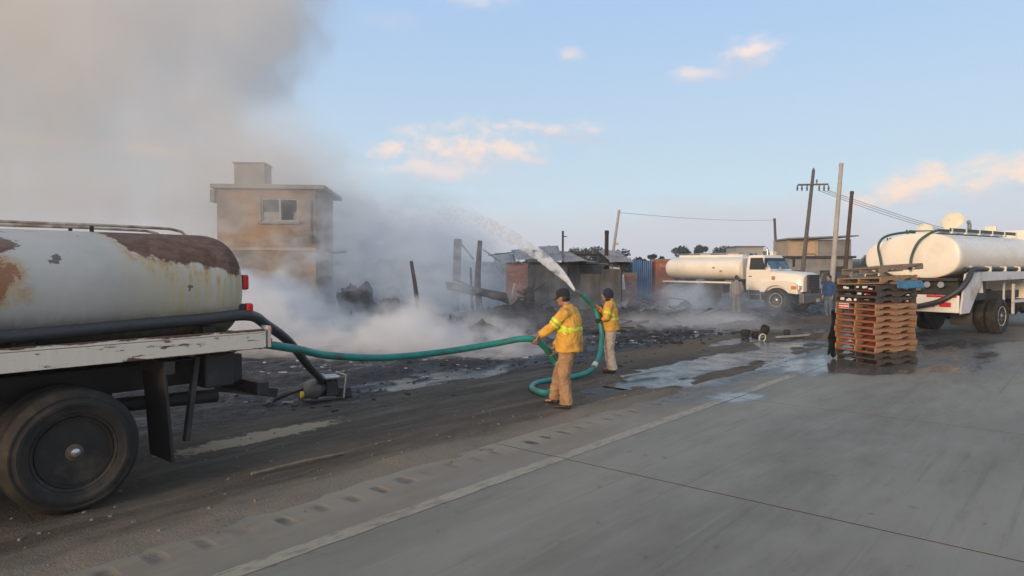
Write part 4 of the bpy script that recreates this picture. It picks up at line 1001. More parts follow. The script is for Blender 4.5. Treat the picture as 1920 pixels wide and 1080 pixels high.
# pallet: x across the stringers (deck boards run along x), y along the stringers
PW, PL = 1.06, 1.16
def deck_me(m, w, name): return MB().box((0, 0, 0), (PW, w, .019)).mesh(name, m)
def str_me(m):
    L = PL / 2; pts = [(-L, 0)]
    for c in (-.27, .27):
        pts += [(c - .13, 0), (c - .115, .026), (c - .08, .040), (c + .08, .040), (c + .115, .026), (c + .13, 0)]
    pts += [(L, 0), (L, .088), (-L, .088)]
    b = MB(); n = len(pts)
    vs = [(-.019, y, z) for y, z in pts] + [(.019, y, z) for y, z in pts]
    b.add(vs, [(i, (i + 1) % n, (i + 1) % n + n, i + n) for i in range(n)])
    # side faces split into convex strips
    for o in (0, n):
        q = lambda *k: tuple(o + i for i in k)
        b.add([], []); b.f += [q(0, 1, 2, n - 1), q(n - 1, 2, 3), q(n - 1, 3, 4), q(n - 1, 4, n - 2), q(4, 5, 6, n - 2), q(6, 7, n - 2), q(7, 8, n - 2), q(8, 9, n - 2), q(9, 10, n - 2), q(10, 11, n - 2), q(11, 12, 13, n - 2) if n > 15 else q(11, 12, n - 2)]
    return b.mesh('stringer', m)
kinds = {}
for key, md, ms in (('orange', M_WOODO, M_WOODT), ('tan', M_WOODT, M_WOODT), ('dark', M_WOODD, M_WOODD), ('grey', M_WOODG, M_WOODG)):
    kinds[key] = (deck_me(md, .098, 'deck_board'), deck_me(md, .14, 'deck_board'), str_me(ms))
pb = R(21.5)
pr = Vector((math.cos(pb), math.sin(pb), 0)); pl = Vector((-math.sin(pb), math.cos(pb), 0))
near = Vector((7.55, 14.2, 0)); pcen = near + pr * (PL / 2) + pl * (PW / 2)
prz = pb - math.pi / 2          # local y -> pr, local x -> -pl ... right-handed frame
def pallet(kind, label, loc, rot, miss=()):
    T = thing('wooden_pallet', label, 'pallet', loc, 0, 'pallets in the roadside stack', rot)
    d1, d2, sm_ = kinds[kind]
    for x in (-PW / 2 + .021, 0, PW / 2 - .021):
        o = bpy.data.objects.new('stringer', sm_); col.objects.link(o); o.parent = T; o.location = (x, 0, .0195)
    for i, y in enumerate([-.53, -.355, -.18, 0, .18, .355, .53]):
        if i in miss: continue
        o = bpy.data.objects.new('deck_board', d2 if i in (0, 6) and abs(y) > .5 and False else d1); col.objects.link(o); o.parent = T
        o.location = (random.uniform(-.008, .008), y, .1175 + random.uniform(0, .002)); o.rotation_euler = (0, 0, random.uniform(-.012, .012))
    for y in (-.53, -.02, .53):
        o = bpy.data.objects.new('bottom_board', d1); col.objects.link(o); o.parent = T
        o.location = (random.uniform(-.008, .008), y, .0095); o.rotation_euler = (0, 0, random.uniform(-.01, .01))
    return T
PH = .1295
lv = [('dark', 'blackened wet pallet at the very bottom of the roadside stack'), ('dark', 'second pallet from the bottom of the stack, soaked dark'),
      ('orange', 'reddish pallet, third from the bottom of the stack'), ('orange', 'reddish pallet, fourth from the bottom of the stack'), ('orange', 'reddish pallet, fifth from the bottom of the stack'),
      ('orange', 'reddish pallet, sixth from the bottom of the stack'), ('orange', 'reddish pallet, seventh from the bottom of the stack'), ('orange', 'reddish pallet, eighth from the bottom of the stack'), ('orange', 'reddish pallet, ninth from the bottom of the stack'), ('orange', 'topmost of the reddish pallets in the stack'),
      ('dark', 'dark pallet with white scraps, directly above the reddish ones'), ('dark', 'middle one of the three dark pallets with white scraps high in the stack'), ('dark', 'dark pallet with white scraps, beneath the two loose top pallets')]
z = .006
for i, (k, lb) in enumerate(lv):
    jx, jy = random.uniform(-.03, .03), random.uniform(-.03, .03)
    if i == 0: jx, jy = .05, .0
    pallet(k, lb, (pcen.x + jx, pcen.y + jy, z), (0, 0, prz + random.uniform(-.025, .025)), (2,) if i == 1 else ())
    z += PH
pallet('tan', 'tan pallet lying askew just beneath the topmost pallet of the stack', (pcen.x + .04, pcen.y + .02, z + .035), (R(2.6), R(-2.2), prz + .07)); z += PH + .085
pallet('grey', 'weathered pallet tipped up on the very top of the stack', (pcen.x + .18, pcen.y + .08, z + .05), (R(4.6), R(-2.6), prz - .08), (1, 3))
# scraps lodged in the dark pallets
M_WSCRAP = mat('white_plastic', (.70, .70, .68), (.58, .58, .56), .6, scale=20)
sb = MB()
for k in range(13):
    u_ = random.uniform(.05, .95); zz = PH * random.choice((10, 10, 11, 11, 12, 12)) + random.uniform(.045, .085)
    c = near + pl * (PW * u_) - pr * .012 + Vector((0, 0, zz)); c += Vector((0, 0, .006))
    sb.box(c, (.025, random.uniform(.05, .10), random.uniform(.025, .05)), Matrix.Rotation(prz + math.pi / 2 + random.uniform(-.2, .2), 3, 'Z'))
o = sb.build('plastic_scraps', M_WSCRAP, None, bevel=.004); o['kind'] = 'stuff'; o['label'] = 'white plastic scraps stuck between the dark upper pallets'
rt = thing('reflector_board', 'small red and white striped board on the left face of the pallet stack', 'reflector', tuple(near + pl * .80 - pr * .025 + Vector((0, 0, PH * 9 + .055))), prz + math.pi / 2)
MB().box((0, 0, 0), (.012, .26, .11)).build('board', M_WSCRAP, rt)
for zz in (-.03, .025): MB().box((-.0075, 0, zz), (.004, .26, .026)).build('stripe', M_RED, rt)
# blue plastic sheet caught at the right end, black sheet hanging on the left
def sheet(name, label, cat, M, o0, ux, uy, nx, ny, amp, seed):
    b = MB(); vs = []; o0 = Vector(o0); ux = Vector(ux); uy = Vector(uy); nn = ux.cross(uy).normalized()
    for j in range(ny + 1):
        for i in range(nx + 1):
            p = o0 + ux * (i / nx) + uy * (j / ny); q = mnoise.noise(p * 3.2 + Vector((seed, 0, 0))); q2 = mnoise.noise(p * 9 + Vector((0, seed, 0)))
            vs.append(p + nn * (q * amp + q2 * amp * .35) + uy * .12 * mnoise.noise(Vector((i * .9, seed, j * .3))) * (j / ny))
    n = nx + 1
    b.add(vs, [(j * n + i, j * n + i + 1, j * n + i + 1 + n, j * n + i + n) for j in range(ny) for i in range(nx)])
    ob = b.build(name, M, None, True); so = ob.modifiers.new('solid', 'SOLIDIFY'); so.thickness = .006
    return tag(ob, label, cat)
M_TARPB = mat('blue_plastic', (.035, .12, .22), (.05, .17, .28), .4, scale=8)
M_TARPK = mat('black_plastic', (.012, .012, .013), (.022, .022, .022), .35, scale=8)
sheet('plastic_sheet', 'crumpled blue plastic sheet stuffed under the top pallets of the stack', 'plastic sheet', M_TARPB, near + pr * .45 - pl * .05 + Vector((0, 0, PH * 13 + .10)), pr * .80, Vector((0, 0, -.17)) - pl * .06, 16, 6, .05, 3)
sheet('plastic_sheet', 'black sheet hanging down the left corner of the pallet stack', 'plastic sheet', M_TARPK, near + pl * (PW + .01) - pr * .09 + Vector((0, 0, 1.12)), pr * .42 + pl * .09, Vector((0, 0, -1.06)) + pl * .12, 8, 18, .07, 8)

# ------------------------------------------------------------------ the smoked house
M_PLASTER = mat('stained_plaster', (.40, .265, .155), (.31, .205, .125), .9, scale=.9, detail=7, bump=.4, bscale=14, dirt=(.10, .08, .065), dirt_amt=.75)
M_CONC = mat('grey_concrete', (.24, .235, .225), (.19, .185, .18), .9, scale=2, bump=.3, dirt=(.13, .125, .12), dirt_amt=.3)
M_PLAST2 = mat('pale_pilaster', (.40, .32, .23), (.34, .27, .19), .9, scale=1.5, bump=.3)
M_WFRAME = mat('white_window_frame', (.40, .40, .38), (.30, .30, .29), .6, dirt=(.12, .11, .10), dirt_amt=.4)
HX = Vector((-8.95, 25.1, 0))
HS = thing('house', 'narrow two-storey tan house with flat overhanging roof standing in the smoke', 'house', HX, R(6))
W2, DP, HT = 1.74, 4.0, 4.88
wx0, wx1, wz0, wz1 = -.20, 1.12, 3.72, 4.58
# walls: front wall with a real window opening
b = MB()
b.box(((-W2 + wx0) / 2, .12, HT / 2), (wx0 + W2, .24, HT)); b.box(((W2 + wx1) / 2, .12, HT / 2), (W2 - wx1, .24, HT))
b.box(((wx0 + wx1) / 2, .12, wz0 / 2), (wx1 - wx0, .24, wz0)); b.box(((wx0 + wx1) / 2, .12, (wz1 + HT) / 2), (wx1 - wx0, .24, HT - wz1))
b.box((-W2 + .12, DP / 2 + .12, HT / 2), (.24, DP - .245, HT)); b.box((W2 - .12, DP / 2 + .12, HT / 2), (.24, DP - .245, HT)); b.box((0, DP + .12, HT / 2), (2 * W2, .235, HT))
b.build('wall', M_PLASTER, HS)
MB().box((0, DP / 2, 2.75), (2 * W2 - .5, DP - .3, .15)).build('upper_floor', M_CONC, HS)
MB().box((.10, DP / 2 + .05, HT + .09), (4.02, DP + .55, .15)).build('roof', M_CONC, HS, bevel=.015)
MB().box((-1.93, DP / 2 - .3, HT - .23), (.16, DP * .8, .45)).build('parapet_drop', M_CONC, HS)
MB().box((0, -.02, 2.72), (2 * W2 + .03, .045, .10)).build('ledge', M_PLAST2, HS)
wf = MB()
for (c, d) in ((((wx0 + wx1) / 2, .10, wz0 + .03), (wx1 - wx0, .07, .06)), (((wx0 + wx1) / 2, .10, wz1 - .03), (wx1 - wx0, .07, .06)), ((wx0 + .03, .10, (wz0 + wz1) / 2), (.06, .068, .78)), ((wx1 - .03, .10, (wz0 + wz1) / 2), (.06, .068, .78)), (((wx0 + wx1) / 2, .10, (wz0 + wz1) / 2), (.06, .066, .78))): wf.box(c, d)
wfo = wf.build('window', M_WFRAME, HS)
M_DKGLASS = mat('sooted_window_glass', (.012, .014, .016), (.03, .032, .034), .45, scale=3, bump=0)
MB().box(((wx0 + wx1) / 2 - .33, .115, (wz0 + wz1) / 2), (.60, .01, .78)).build('pane', M_DKGLASS, wfo)
MB().box((wx0 + .40, .085, wz0 + .20), (.62, .02, .28)).build('board', M_PLASTER if False else mat('pale_board', (.26, .24, .20), (.20, .18, .15), .8), wfo)
MB().box((wx1 - .12, .085, wz0 + .20), (.11, .02, .26)).build('board', M_CONC, wfo)
MB().box(((wx0 + wx1) / 2, -.04, wz0 - .05), (1.5, .2, .08)).build('window_sill', M_CONC, HS)
MB().tube([(1.60, -.055, 4.5), (1.60, -.06, 3.2), (1.65, -.06, 2.9)], .045, 8).build('drainpipe', M_BLACK, HS, True)
MB().tube([(1.7, 2.5, 2.72), (2.1, 2.4, 2.62), (2.55, 2.4, 2.68)], .05, 8).build('pipe_stub', M_BLACK, HS, True)
MB().box((1.78, 3.3, 1.55), (.10, .25, .28)).build('meter_box', M_BLACK, HS)
dk = MB(); dk.box((-1.1, -.012, 1.05), (.95, .05, 2.1)); dk.build('door', M_BLACK, HS)
WT = thing('water_tank', 'square grey water tank on the flat roof of the smoked house', 'water tank', (HX.x - .92, HX.y + 1.2, HT + .178), R(6))
MB().box((0, 0, .46), (1.10, 1.10, .80)).build('tank_body', M_CONC, WT, bevel=.02); MB().box((0, 0, .885), (1.18, 1.18, .05)).build('tank_lid', M_CONC, WT)
for x in (-.4, .4): MB().box((x, 0, .029), (.15, 1.05, .058)).build('tank_foot', M_CONC, WT)
pp = thing('pole', 'thin pale pole standing just left of the smoked house', 'pole', (-11.3, 26.5, 0))
MB().tube([(0, 0, -.2), (0, 0, 3.9)], .06, 8).build('shaft', M_WFRAME, pp, True); MB().tube([(0, 0, 3.895), (0, 0, 3.95)], [.075, .05], 8).build('cap', M_WFRAME, pp, True)

# ------------------------------------------------------------------ sheds and walls of the yard
M_BRICK = [mat('red_brick' + str(i), c, tuple(x * .8 for x in c), .9, scale=9, bump=.3) for i, c in enumerate(((.36, .15, .10), (.30, .13, .09), (.40, .19, .13), (.25, .12, .095)))]
M_MORTAR = mat('mortar', (.24, .21, .19), (.18, .16, .15), .95, scale=9)
def brick_wall(name, label, cat, loc, rz, Wd, Ht, step=(.25, .075), thick=.14, sz=(.238, .064)):
    T = thing(name, label, cat, loc, rz)
    MB().box((Wd / 2, .08, Ht / 2), (Wd, thick, Ht)).build('mortar_core', M_MORTAR, T)
    ms = [MB().box((0, 0, 0), (sz[0], .05, sz[1])).mesh('brick', m_) for m_ in M_BRICK]
    mh = [MB().box((0, 0, 0), (sz[0] / 2 - .006, .05, sz[1])).mesh('brick', m_) for m_ in M_BRICK]
    r = 0; zz = sz[1] / 2 + .006
    while zz + sz[1] / 2 < Ht:
        x = sz[0] / 2 + .005 if r % 2 == 0 else sz[0] / 4 + .002
        first = r % 2 == 1
        while x < Wd - .02:
            half = first or x + sz[0] / 2 > Wd
            if half and not first: x -= sz[0] / 4
            o = bpy.data.objects.new('brick', random.choice(mh if half else ms)); col.objects.link(o); o.parent = T
            o.location = (x, -.005 + random.uniform(-.006, .006), zz); o.rotation_euler = (0, 0, random.uniform(-.015, .015))
            x += (sz[0] / 4 + .0 + sz[0] / 2 + .012) if first else step[0]; first = False
            if half and x > Wd - .1: break
        zz += step[1]; r += 1
    return T
brick_wall('brick_wall', 'short red brick wall end of the burnt shed, in thin smoke', 'brick wall', (-.25, 28.0, 0), 0, .92, 2.22)
brick_wall('brick_wall', 'pinkish red block wall between the blue panels and the white tanker tank', 'brick wall', (7.75, 38.2, 0), R(-3), 2.0, 2.5, (.41, .205), .14, (.39, .188))
brick_wall('brick_wall', 'low brown brick wall left of the blue metal panels', 'brick wall', (5.45, 36.5, 0), R(2), 1.2, 1.75, (.30, .11), .14, (.285, .098))
def corr(wd, ht, m, name='metal_sheet', n=16, amp=.016):
    b = MB(); vs = []
    for j in range(2):
        for i in range(n * 2 + 1): vs.append((wd * i / (2 * n), amp * (1 if i % 2 else -1), ht * j))
    k = n * 2 + 1
    b.add(vs, [(i, i + 1, i + 1 + k, i + k) for i in range(k - 1)])
    me = b.mesh(name, m); return me
M_TIN = mat('sooty_tin', (.17, .18, .195), (.10, .105, .115), .55, .3, scale=1.2, stretch=(3, 1, .5), bump=.1, dirt=(.05, .045, .042), dirt_amt=.5)
M_TINR = mat('weathered_roof_tin', (.30, .30, .30), (.22, .22, .225), .6, .2, scale=1.3, bump=.1, dirt=(.16, .12, .10), dirt_amt=.5)
M_TINB = mat('blue_painted_sheet', (.03, .12, .30), (.025, .09, .22), .5, 0, scale=1.5, bump=.1, dirt=(.06, .09, .13), dirt_amt=.4)
M_CHAR = mat('charred_wood', (.014, .013, .013), (.035, .033, .033), .85, scale=7, bump=.5, stretch=(3, 3, .6))
M_GREYW = mat('burnt_grey_post', (.10, .105, .11), (.06, .062, .066), .85, scale=6, bump=.3)
def add_part(name, me, T, loc, rot=(0, 0, 0), thick=.004):
    o = bpy.data.objects.new(name, me); col.objects.link(o); o.parent = T; o.location = loc; o.rotation_euler = rot
    if thick: s_ = o.modifiers.new('solid', 'SOLIDIFY'); s_.thickness = thick
    return o
SH = thing('burnt_shed', 'low burnt shed of sooty corrugated sheets with sagging tin roof', 'shed', (.62, 28.05, 0))
for i, (x, wd, ht, ty, rz_) in enumerate(((.08, .82, 2.02, .02, 2), (.92, .74, 1.98, -.02, -2), (2.15, .85, 1.75, .10, 3), (3.02, .80, 1.95, .02, -1.5))):
    add_part('metal_sheet', corr(wd, ht, M_TIN), SH, (x, .02 + ty, .03), (R(random.uniform(-2, 3)), R(random.uniform(-1.5, 1.5)), R(rz_)))
for x in (.05, 1.68, 2.1, 3.86): MB().box((x, .14, 1.08), (.09, .09, 2.16)).build('post', M_CHAR, SH)
MB().box((1.7, .14, 2.20), (5.0, .08, .10)).build('beam', M_CHAR, SH); MB().box((1.7, 4.0, 2.62), (5.2, .08, .10)).build('beam', M_CHAR, SH)
for x in (.05, 3.86): MB().box((x, 4.0, 1.28), (.09, .09, 2.56)).build('post', M_CHAR, SH)
MB().box((1.9, 3.7, 1.1), (3.8, .12, 2.2)).build('back_wall', M_CONC, SH)
for i in range(6):
    wd = .92; x = -1.35 + i * .93
    me_ = corr(wd, 4.6, M_TINR, 'roof_sheet', 8, .018)
    o = add_part('roof_sheet', me_, SH, (x, -.42 - .25 * (i % 2), 2.27 + (.06 if i % 3 == 1 else 0) - (.12 if i == 4 else 0)), (R(-83.5 + (2.5 if i == 2 else 0) - (3.4 if i == 4 else 0) + random.uniform(-1, 1)), R(random.uniform(-6, 6)), R(random.uniform(-5, 5))))
MB().bar((2.1, -.3, 2.30), (3.95, -.35, 2.02), .10, .05).build('fallen_rafter', M_CHAR, SH)
# heap of roofing left of the shed
def plank(name, label, cat, a, b_, w, h, m, group=None):
    o = MB().bar(Vector(a), Vector(b_), w, h).build(name, m, None, bevel=min(w, h) * .15); return tag(o, label, cat, group)
BP = thing('metal_panels', 'blue painted sheet metal fence panels behind the yard', 'fence', (6.6, 37.8, 0))
for i, x in enumerate((0, .56)): add_part('metal_sheet', corr(.54, 2.45 - .05 * i, M_TINB, n=5), BP, (x, 0, 0), (0, 0, R(random.uniform(-3, 3))))
MB().box((.55, .08, 2.0), (1.15, .06, .08)).build('rail', M_CHAR, BP)
sheet('cloth', 'white cloth hanging on the low brown wall near the blue panels', 'cloth', M_WSCRAP, (5.55, 36.3, 1.55), (.36, 0, .1), (.1, 0, -.75), 6, 9, .06, 4)
sheet('cloth', 'small pale cloth bundle on top of the low brown wall', 'cloth', M_WSCRAP, (5.35, 36.45, 2.1), (.42, 0, .0), (.05, 0, -.36), 6, 6, .08, 14)

# --- charred leftovers that stand or lie in the yard
G = 'charred posts and boards in the burnt yard'
def stick(label, pts, rad, m=M_CHAR, cat='post', name='burnt_post'):
    o = MB().tube(catmull(pts, 4), [rad * (1 - .35 * i / (4 * (len(pts) - 1))) for i in range(4 * (len(pts) - 1) + 1)], 8).build(name, m, None, True)
    return tag(o, label, cat, G)
stick('charred post leaning left, standing alone in the smoke', [(-3.0, 22.2, .1), (-3.10, 22.2, 1.2), (-3.26, 22.2, 2.25)], .085)
stick('tall thin charred post with tapering tip in the middle of the yard', [(-1.15, 25.0, .2), (-1.25, 25, 1.3), (-1.22, 25.0, 2.2), (-1.16, 25.0, 3.02)], .13)
stick('short charred stake beside the tall charred post', [(-1.42, 24.9, .4), (-1.48, 24.9, 1.4), (-1.5, 24.9, 2.05)], .05)
plank('burnt_column', 'grey broken column top leaning left above the burnt yard', 'column', (-2.25, 27, .3), (-2.12, 27, 3.16), .34, .30, M_GREYW, G)
plank('burnt_board', 'slanting brace propped from the grey broken column', 'board', (-2.02, 27, 3.0), (-1.50, 27, 2.35), .09, .07, M_GREYW, G)
sheet('burnt_tarp', 'dark burnt sheet sagging across the charred posts', 'tarp', M_TARPK, (-2.4, 24.6, 1.55), (2.2, -.1, -.42), (.1, 0, -.32), 16, 5, .10, 6)
plank('burnt_board', 'charred beam lying tilted behind the tall charred post', 'board', (-2.15, 25.3, 1.62), (-.1, 25.0, .72), .10, .08, M_CHAR, G)
plank('burnt_board', 'thin dark lath slanting down towards the shed roof', 'board', (-1.15, 27.6, 2.75), (-.45, 27.8, 2.25), .06, .05, M_GREYW, G)
plank('burnt_board', 'long thin lath lying almost level left of the shed roof', 'board', (-.95, 27.6, 2.52), (.1, 27.8, 2.66), .06, .05, M_GREYW, G)
plank('stake', 'pale wooden stake leaning in front of the brick wall end', 'stake', (-.12, 25.5, .45), (.10, 25.6, 1.45), .07, .05, mat('pale_stake', (.42, .38, .32), (.34, .30, .26), .8), None)
# forked burnt shrub stump
ST = thing('burnt_stump', 'charred forked stump in front of the burnt shed', 'stump', (.62, 25.6, gz_at(.62, 25.6) - .05))
MB().tube(catmull([(0, 0, 0), (.02, 0, .35), (-.1, 0, .6)], 5), [.22] * 3 + [.2] * 3 + [.16] * 5, 10).build('trunk', M_CHAR, ST, True)
MB().tube(catmull([(0, 0, .35), (.18, 0, .7), (.22, .05, 1.0)], 5), .05, 7).build('branch', M_CHAR, ST, True); MB().tube(catmull([(.05, 0, .4), (.4, 0, .62), (.62, 0, .8)], 5), .035, 7).build('branch', M_CHAR, ST, True)
MB().tube(catmull([(-.05, 0, .3), (-.3, 0, .42), (-.42, 0, .5)], 5), .05, 7).build('branch', M_CHAR, ST, True)
def lump(label, loc, r, seed, name='charred_heap', cat='heap', m=M_CHAR, grp=None):
    bm = bmesh.new(); bmesh.ops.create_icosphere(bm, subdivisions=4, radius=1)
    for v in bm.verts:
        n_ = v.co.copy(); k = 1 + .45 * mnoise.noise(n_ * 1.5 + Vector((seed, 0, 0))) + .34 * abs(mnoise.noise(n_ * 3.4 + Vector((0, seed, 0)))) + .16 * mnoise.noise(n_ * 8 + Vector((seed, 0, 0))) + .08 * mnoise.noise(n_ * 17)
        v.co = Vector((n_.x * r[0], n_.y * r[1], max(n_.z, -.35) * r[2])) * k
    me = bpy.data.meshes.new(name); bm.to_mesh(me); bm.free(); me.materials.append(m)
    me.polygons.foreach_set('use_smooth', [True] * len(me.polygons))
    o = link(name, me); o.location = loc; o.rotation_euler = (0, 0, seed); return tag(o, label, cat, grp)
lump('big dark charred heap in the smoke right of the smoked house', (-5.45, 24.2, .5), (.80, .6, .95), 2.2)
lump('smaller grey charred heap farther back in the smoke', (-5.1, 28.5, .3), (.9, .6, .8), 5.1)
lump('low charred lump at the foot of the smoked house', (-6.9, 24.4, .3), (.8, .6, .6), 7.7)
lump('low dark lump beside the big charred heap', (-4.3, 24.0, .35), (.45, .4, .6), 9.4)
GP = 'blackened pots left on the wet ground'
for i, (px, py, rr_, lb) in enumerate(((6.95, 20.4, .125, 'blackened round pot, leftmost of the group on the wet ground'), (7.35, 20.7, .10, 'small blackened pot between the larger two'), (7.7, 20.9, .135, 'blackened pot lying tipped at the right of the group'), (8.35, 20.8, .10, 'low charred pot farthest right beside the group'))):
    PT = thing('burnt_pot', lb, 'pot', (px, py, gz_at(px, py) + (.0 if i != 2 else .1)), .4 * i, GP, rot=(R(18) if i == 2 else 0, R(-12) if i == 2 else 0, .4 * i))
    MB().lathe([(.02, 0), (rr_ * .8, 0), (rr_, rr_ * .5), (rr_ * .98, rr_ * 1.2), (rr_ * .86, rr_ * 1.5), (rr_ * .9, rr_ * 1.6), (rr_ * .78, rr_ * 1.58), (rr_ * .85, rr_ * .6), (.02, rr_ * .2)], (0, 0, 0), 'z', 20).build('pot_body', M_CHAR, PT, True)
    MB().tube([(rr_ * .95, 0, rr_ * 1.2), (rr_ * 1.25, 0, rr_ * 1.25), (rr_ * 1.2, 0, rr_ * .8), (rr_ * .95, 0, rr_ * .7)], .014, 6).build('handle', M_CHAR, PT, True)
HP = MB().tube([(.18 * math.cos(2 * math.pi * k / 20) * .62, 0, .11 + .11 * math.sin(2 * math.pi * k / 20)) for k in range(21)], .014, 6).build('hoop', M_CREAM, None, True)
HP.location = (7.05, 19.3, gz_at(7.05, 19.3) - .02); HP.rotation_euler = (R(8), 0, R(20)); tag(HP, 'pale hoop standing at the edge of the puddle by the blackened pots', 'hoop')
plank('plank', 'long pale plank lying at the puddle edge right of the pale hoop', 'plank', (7.6, 19.6, .05), (10.1, 20.9, .06), .13, .04, mat('wet_plank', (.34, .32, .28), (.27, .25, .22), .6), None)
rd = tag(MB().tube([(-2.56, 6.68, .035), (-2.2, 7.06, .045), (-1.84, 7.43, .035)], .017, 8).build('stick', mat('dry_stick', (.20, .165, .12), (.14, .115, .085), .85), None, True), 'long thin stick lying on the dirt shoulder near the road', 'stick')
for i, (a, b_) in enumerate((((2.35, 12.6), (2.75, 13.15)), ((1.2, 13.9), (1.45, 14.0)))):
    pass
plank('board', 'pale flat board lying on the dirt near the second firefighter', 'board', (2.05, 12.7, .03), (2.85, 13.35, .035), .09, .025, mat('pale_board_wet', (.30, .28, .25), (.24, .22, .2), .6), None)

# rubble: many small burnt bits
rb_ = MB(); rng = random.Random(3)
for k in range(1500):
    if k < 900: s_ = rng.uniform(4, 34); t_ = -9.2 - abs(rng.gauss(0, 5.0))
    else: s_ = rng.uniform(5, 24); t_ = -9.6 + rng.gauss(0, .8)
    x, y = .65 * s_ + .76 * t_, .76 * s_ - .65 * t_
    if y < 8 or abs(x) > 14: continue
    sz = rng.uniform(.015, .09) * (1.2 if y > 18 else .55)
    Mx = Matrix.Rotation(rng.uniform(0, 6.3), 3, 'Z') @ Matrix.Rotation(rng.uniform(-.6, .6), 3, 'X')
    rb_.box((x, y, gz_at(x, y) + sz * .15), (sz * rng.uniform(.8, 3.2), sz * rng.uniform(.6, 1.2), sz * rng.uniform(.25, .8)), Mx, taper=rng.uniform(.5, .95))
o = rb_.build('debris', M_CHAR); o['kind'] = 'stuff'; o['label'] = 'small charred bits strewn over the burnt yard'
rb_ = MB()
for k in range(260):
    s_ = rng.uniform(5, 30); t_ = -9.3 - abs(rng.gauss(0, 3.0)); x, y = .65 * s_ + .76 * t_, .76 * s_ - .65 * t_
    if y < 9 or abs(x) > 13: continue
    sz = rng.uniform(.02, .07)
    rb_.box((x, y, gz_at(x, y) + sz * .1), (sz * rng.uniform(.8, 3), sz, sz * .3), Matrix.Rotation(rng.uniform(0, 6.3), 3, 'Z') @ Matrix.Rotation(rng.uniform(-.4, .4), 3, 'X'))
o = rb_.build('debris', mat('grey_ash_flakes', (.42, .42, .41), (.30, .30, .30), .9)); o['kind'] = 'stuff'; o['label'] = 'pale ash flakes and scraps strewn over the burnt yard'
rb_ = MB()
for k in range(700):
    s_ = rng.uniform(-1, 22); t_ = rng.uniform(-9.2, -5.0); x, y = .65 * s_ + .76 * t_, .76 * s_ - .65 * t_
    if y < 4: continue
    zz = gz_at(x, y)
    if t_ > -5.3: zz = max(zz, 0.001)
    sz = rng.uniform(.008, .03); rb_.box((x, y, zz + sz * .15), (sz * 1.4, sz, sz * .7), Matrix.Rotation(rng.uniform(0, 6.3), 3, 'Z') @ Matrix.Rotation(rng.uniform(-.4, .4), 3, 'X'), taper=.6)
o = rb_.build('gravel', mat('pebbles', (.19, .165, .13), (.11, .095, .08), .9, scale=30)); o['kind'] = 'stuff'; o['label'] = 'pebbles scattered on the dirt shoulder'

# tangled leavings of the fire: timbers, bent sheets, wire - one uncountable mass
tb = MB(); sh_ = MB(); wi = MB()
for k in range(230):
    s_ = rng.uniform(9, 34); t_ = -11.2 - abs(rng.gauss(0, 6.0)); x, y = .65 * s_ + .76 * t_, .76 * s_ - .65 * t_
    if y < 19 or x < -9 or x > 11 or (8.3 < x and y > 28): continue
    z0 = gz_at(x, y); L_ = rng.uniform(.3, 1.7); a_ = rng.uniform(0, 6.28); up = abs(rng.gauss(0, .28))
    d_ = Vector((math.cos(a_), math.sin(a_), up)) * L_ * .5
    if k % 3 < 2: tb.bar(Vector((x, y, z0 + .03 + d_.z * .8)) - d_, Vector((x, y, z0 + .03 + d_.z * .8)) + d_, rng.uniform(.04, .12), rng.uniform(.03, .08))
    elif k % 3 == 2 and k % 2:
        vs = []; u_ = Vector((math.cos(a_), math.sin(a_), rng.uniform(-.2, .5))) * rng.uniform(.4, 1.0); v_ = Vector((-math.sin(a_), math.cos(a_), rng.uniform(0, .9))) * rng.uniform(.3, .7)
        for j in range(5):
            for i in range(6):
                p = Vector((x, y, z0 + .05)) + u_ * (i / 5 - .5) + v_ * (j / 4)
                vs.append(p + Vector((0, 0, .22 * mnoise.noise(p * 2.3) + .05 * (i % 2))))
        sh_.add(vs, [(j * 6 + i, j * 6 + i + 1, j * 6 + i + 7, j * 6 + i + 6) for j in range(4) for i in range(5)])
    else:
        p0 = Vector((x, y, z0 + .03)); wi.tube(catmull([p0 + Vector((rng.gauss(0, .45), rng.gauss(0, .45), abs(rng.gauss(0, .22)))) for _ in range(5)], 5), .010, 5)
for b_, n_, m_, lb in ((tb, 'debris', M_CHAR, 'tangle of charred timber pieces over the burnt yard'), (sh_, 'debris', M_TIN, 'bent sooty scraps of sheet metal in the burnt yard'), (wi, 'debris', M_GREYW, 'loops of burnt wire in the rubble')):
    o = b_.build(n_, m_); o['kind'] = 'stuff'; o['label'] = lb

# ------------------------------------------------------------------ poles, far building, trees
M_WPOLE = mat('weathered_pole', (.13, .12, .115), (.09, .083, .08), .9, scale=3, stretch=(4, 4, .4))
M_CPOLE = mat('concrete_pole', (.42, .40, .37), (.34, .325, .30), .9, scale=3)
M_BPOLE = mat('brown_wood_pole', (.085, .06, .045), (.06, .043, .033), .9, scale=3, stretch=(4, 4, .4))
UP = thing('utility_pole', 'leaning power pole with a crossarm of insulators behind the white bonneted tanker', 'utility pole', (21.0, 50, 0))
MB().tube([(0, 0, -.3), (.42, 0, 4.5), (.86, 0, 9.05)], [.17, .14, .11], 12).build('shaft', M_WPOLE, UP, True)
ca = MB().bar((-.35, -.2, 7.98), (1.85, -.2, 8.02), .10, .12).build('crossarm', M_WPOLE, UP)
for i, x in enumerate((-.28, .05, .42, 1.1, 1.45, 1.78)):
    z0 = 8.0; MB().lathe([(.02, 0), (.06, -.04), (.03, -.08), (.08, -.12), (.03, -.17), (.09, -.22), (.04, -.30), (.07, -.36), (.01, -.40)], (x - .10 * (1 if i < 3 else -1), -.2, z0 - .06), 'z', 10).build('insulator', M_GREY, ca, True)
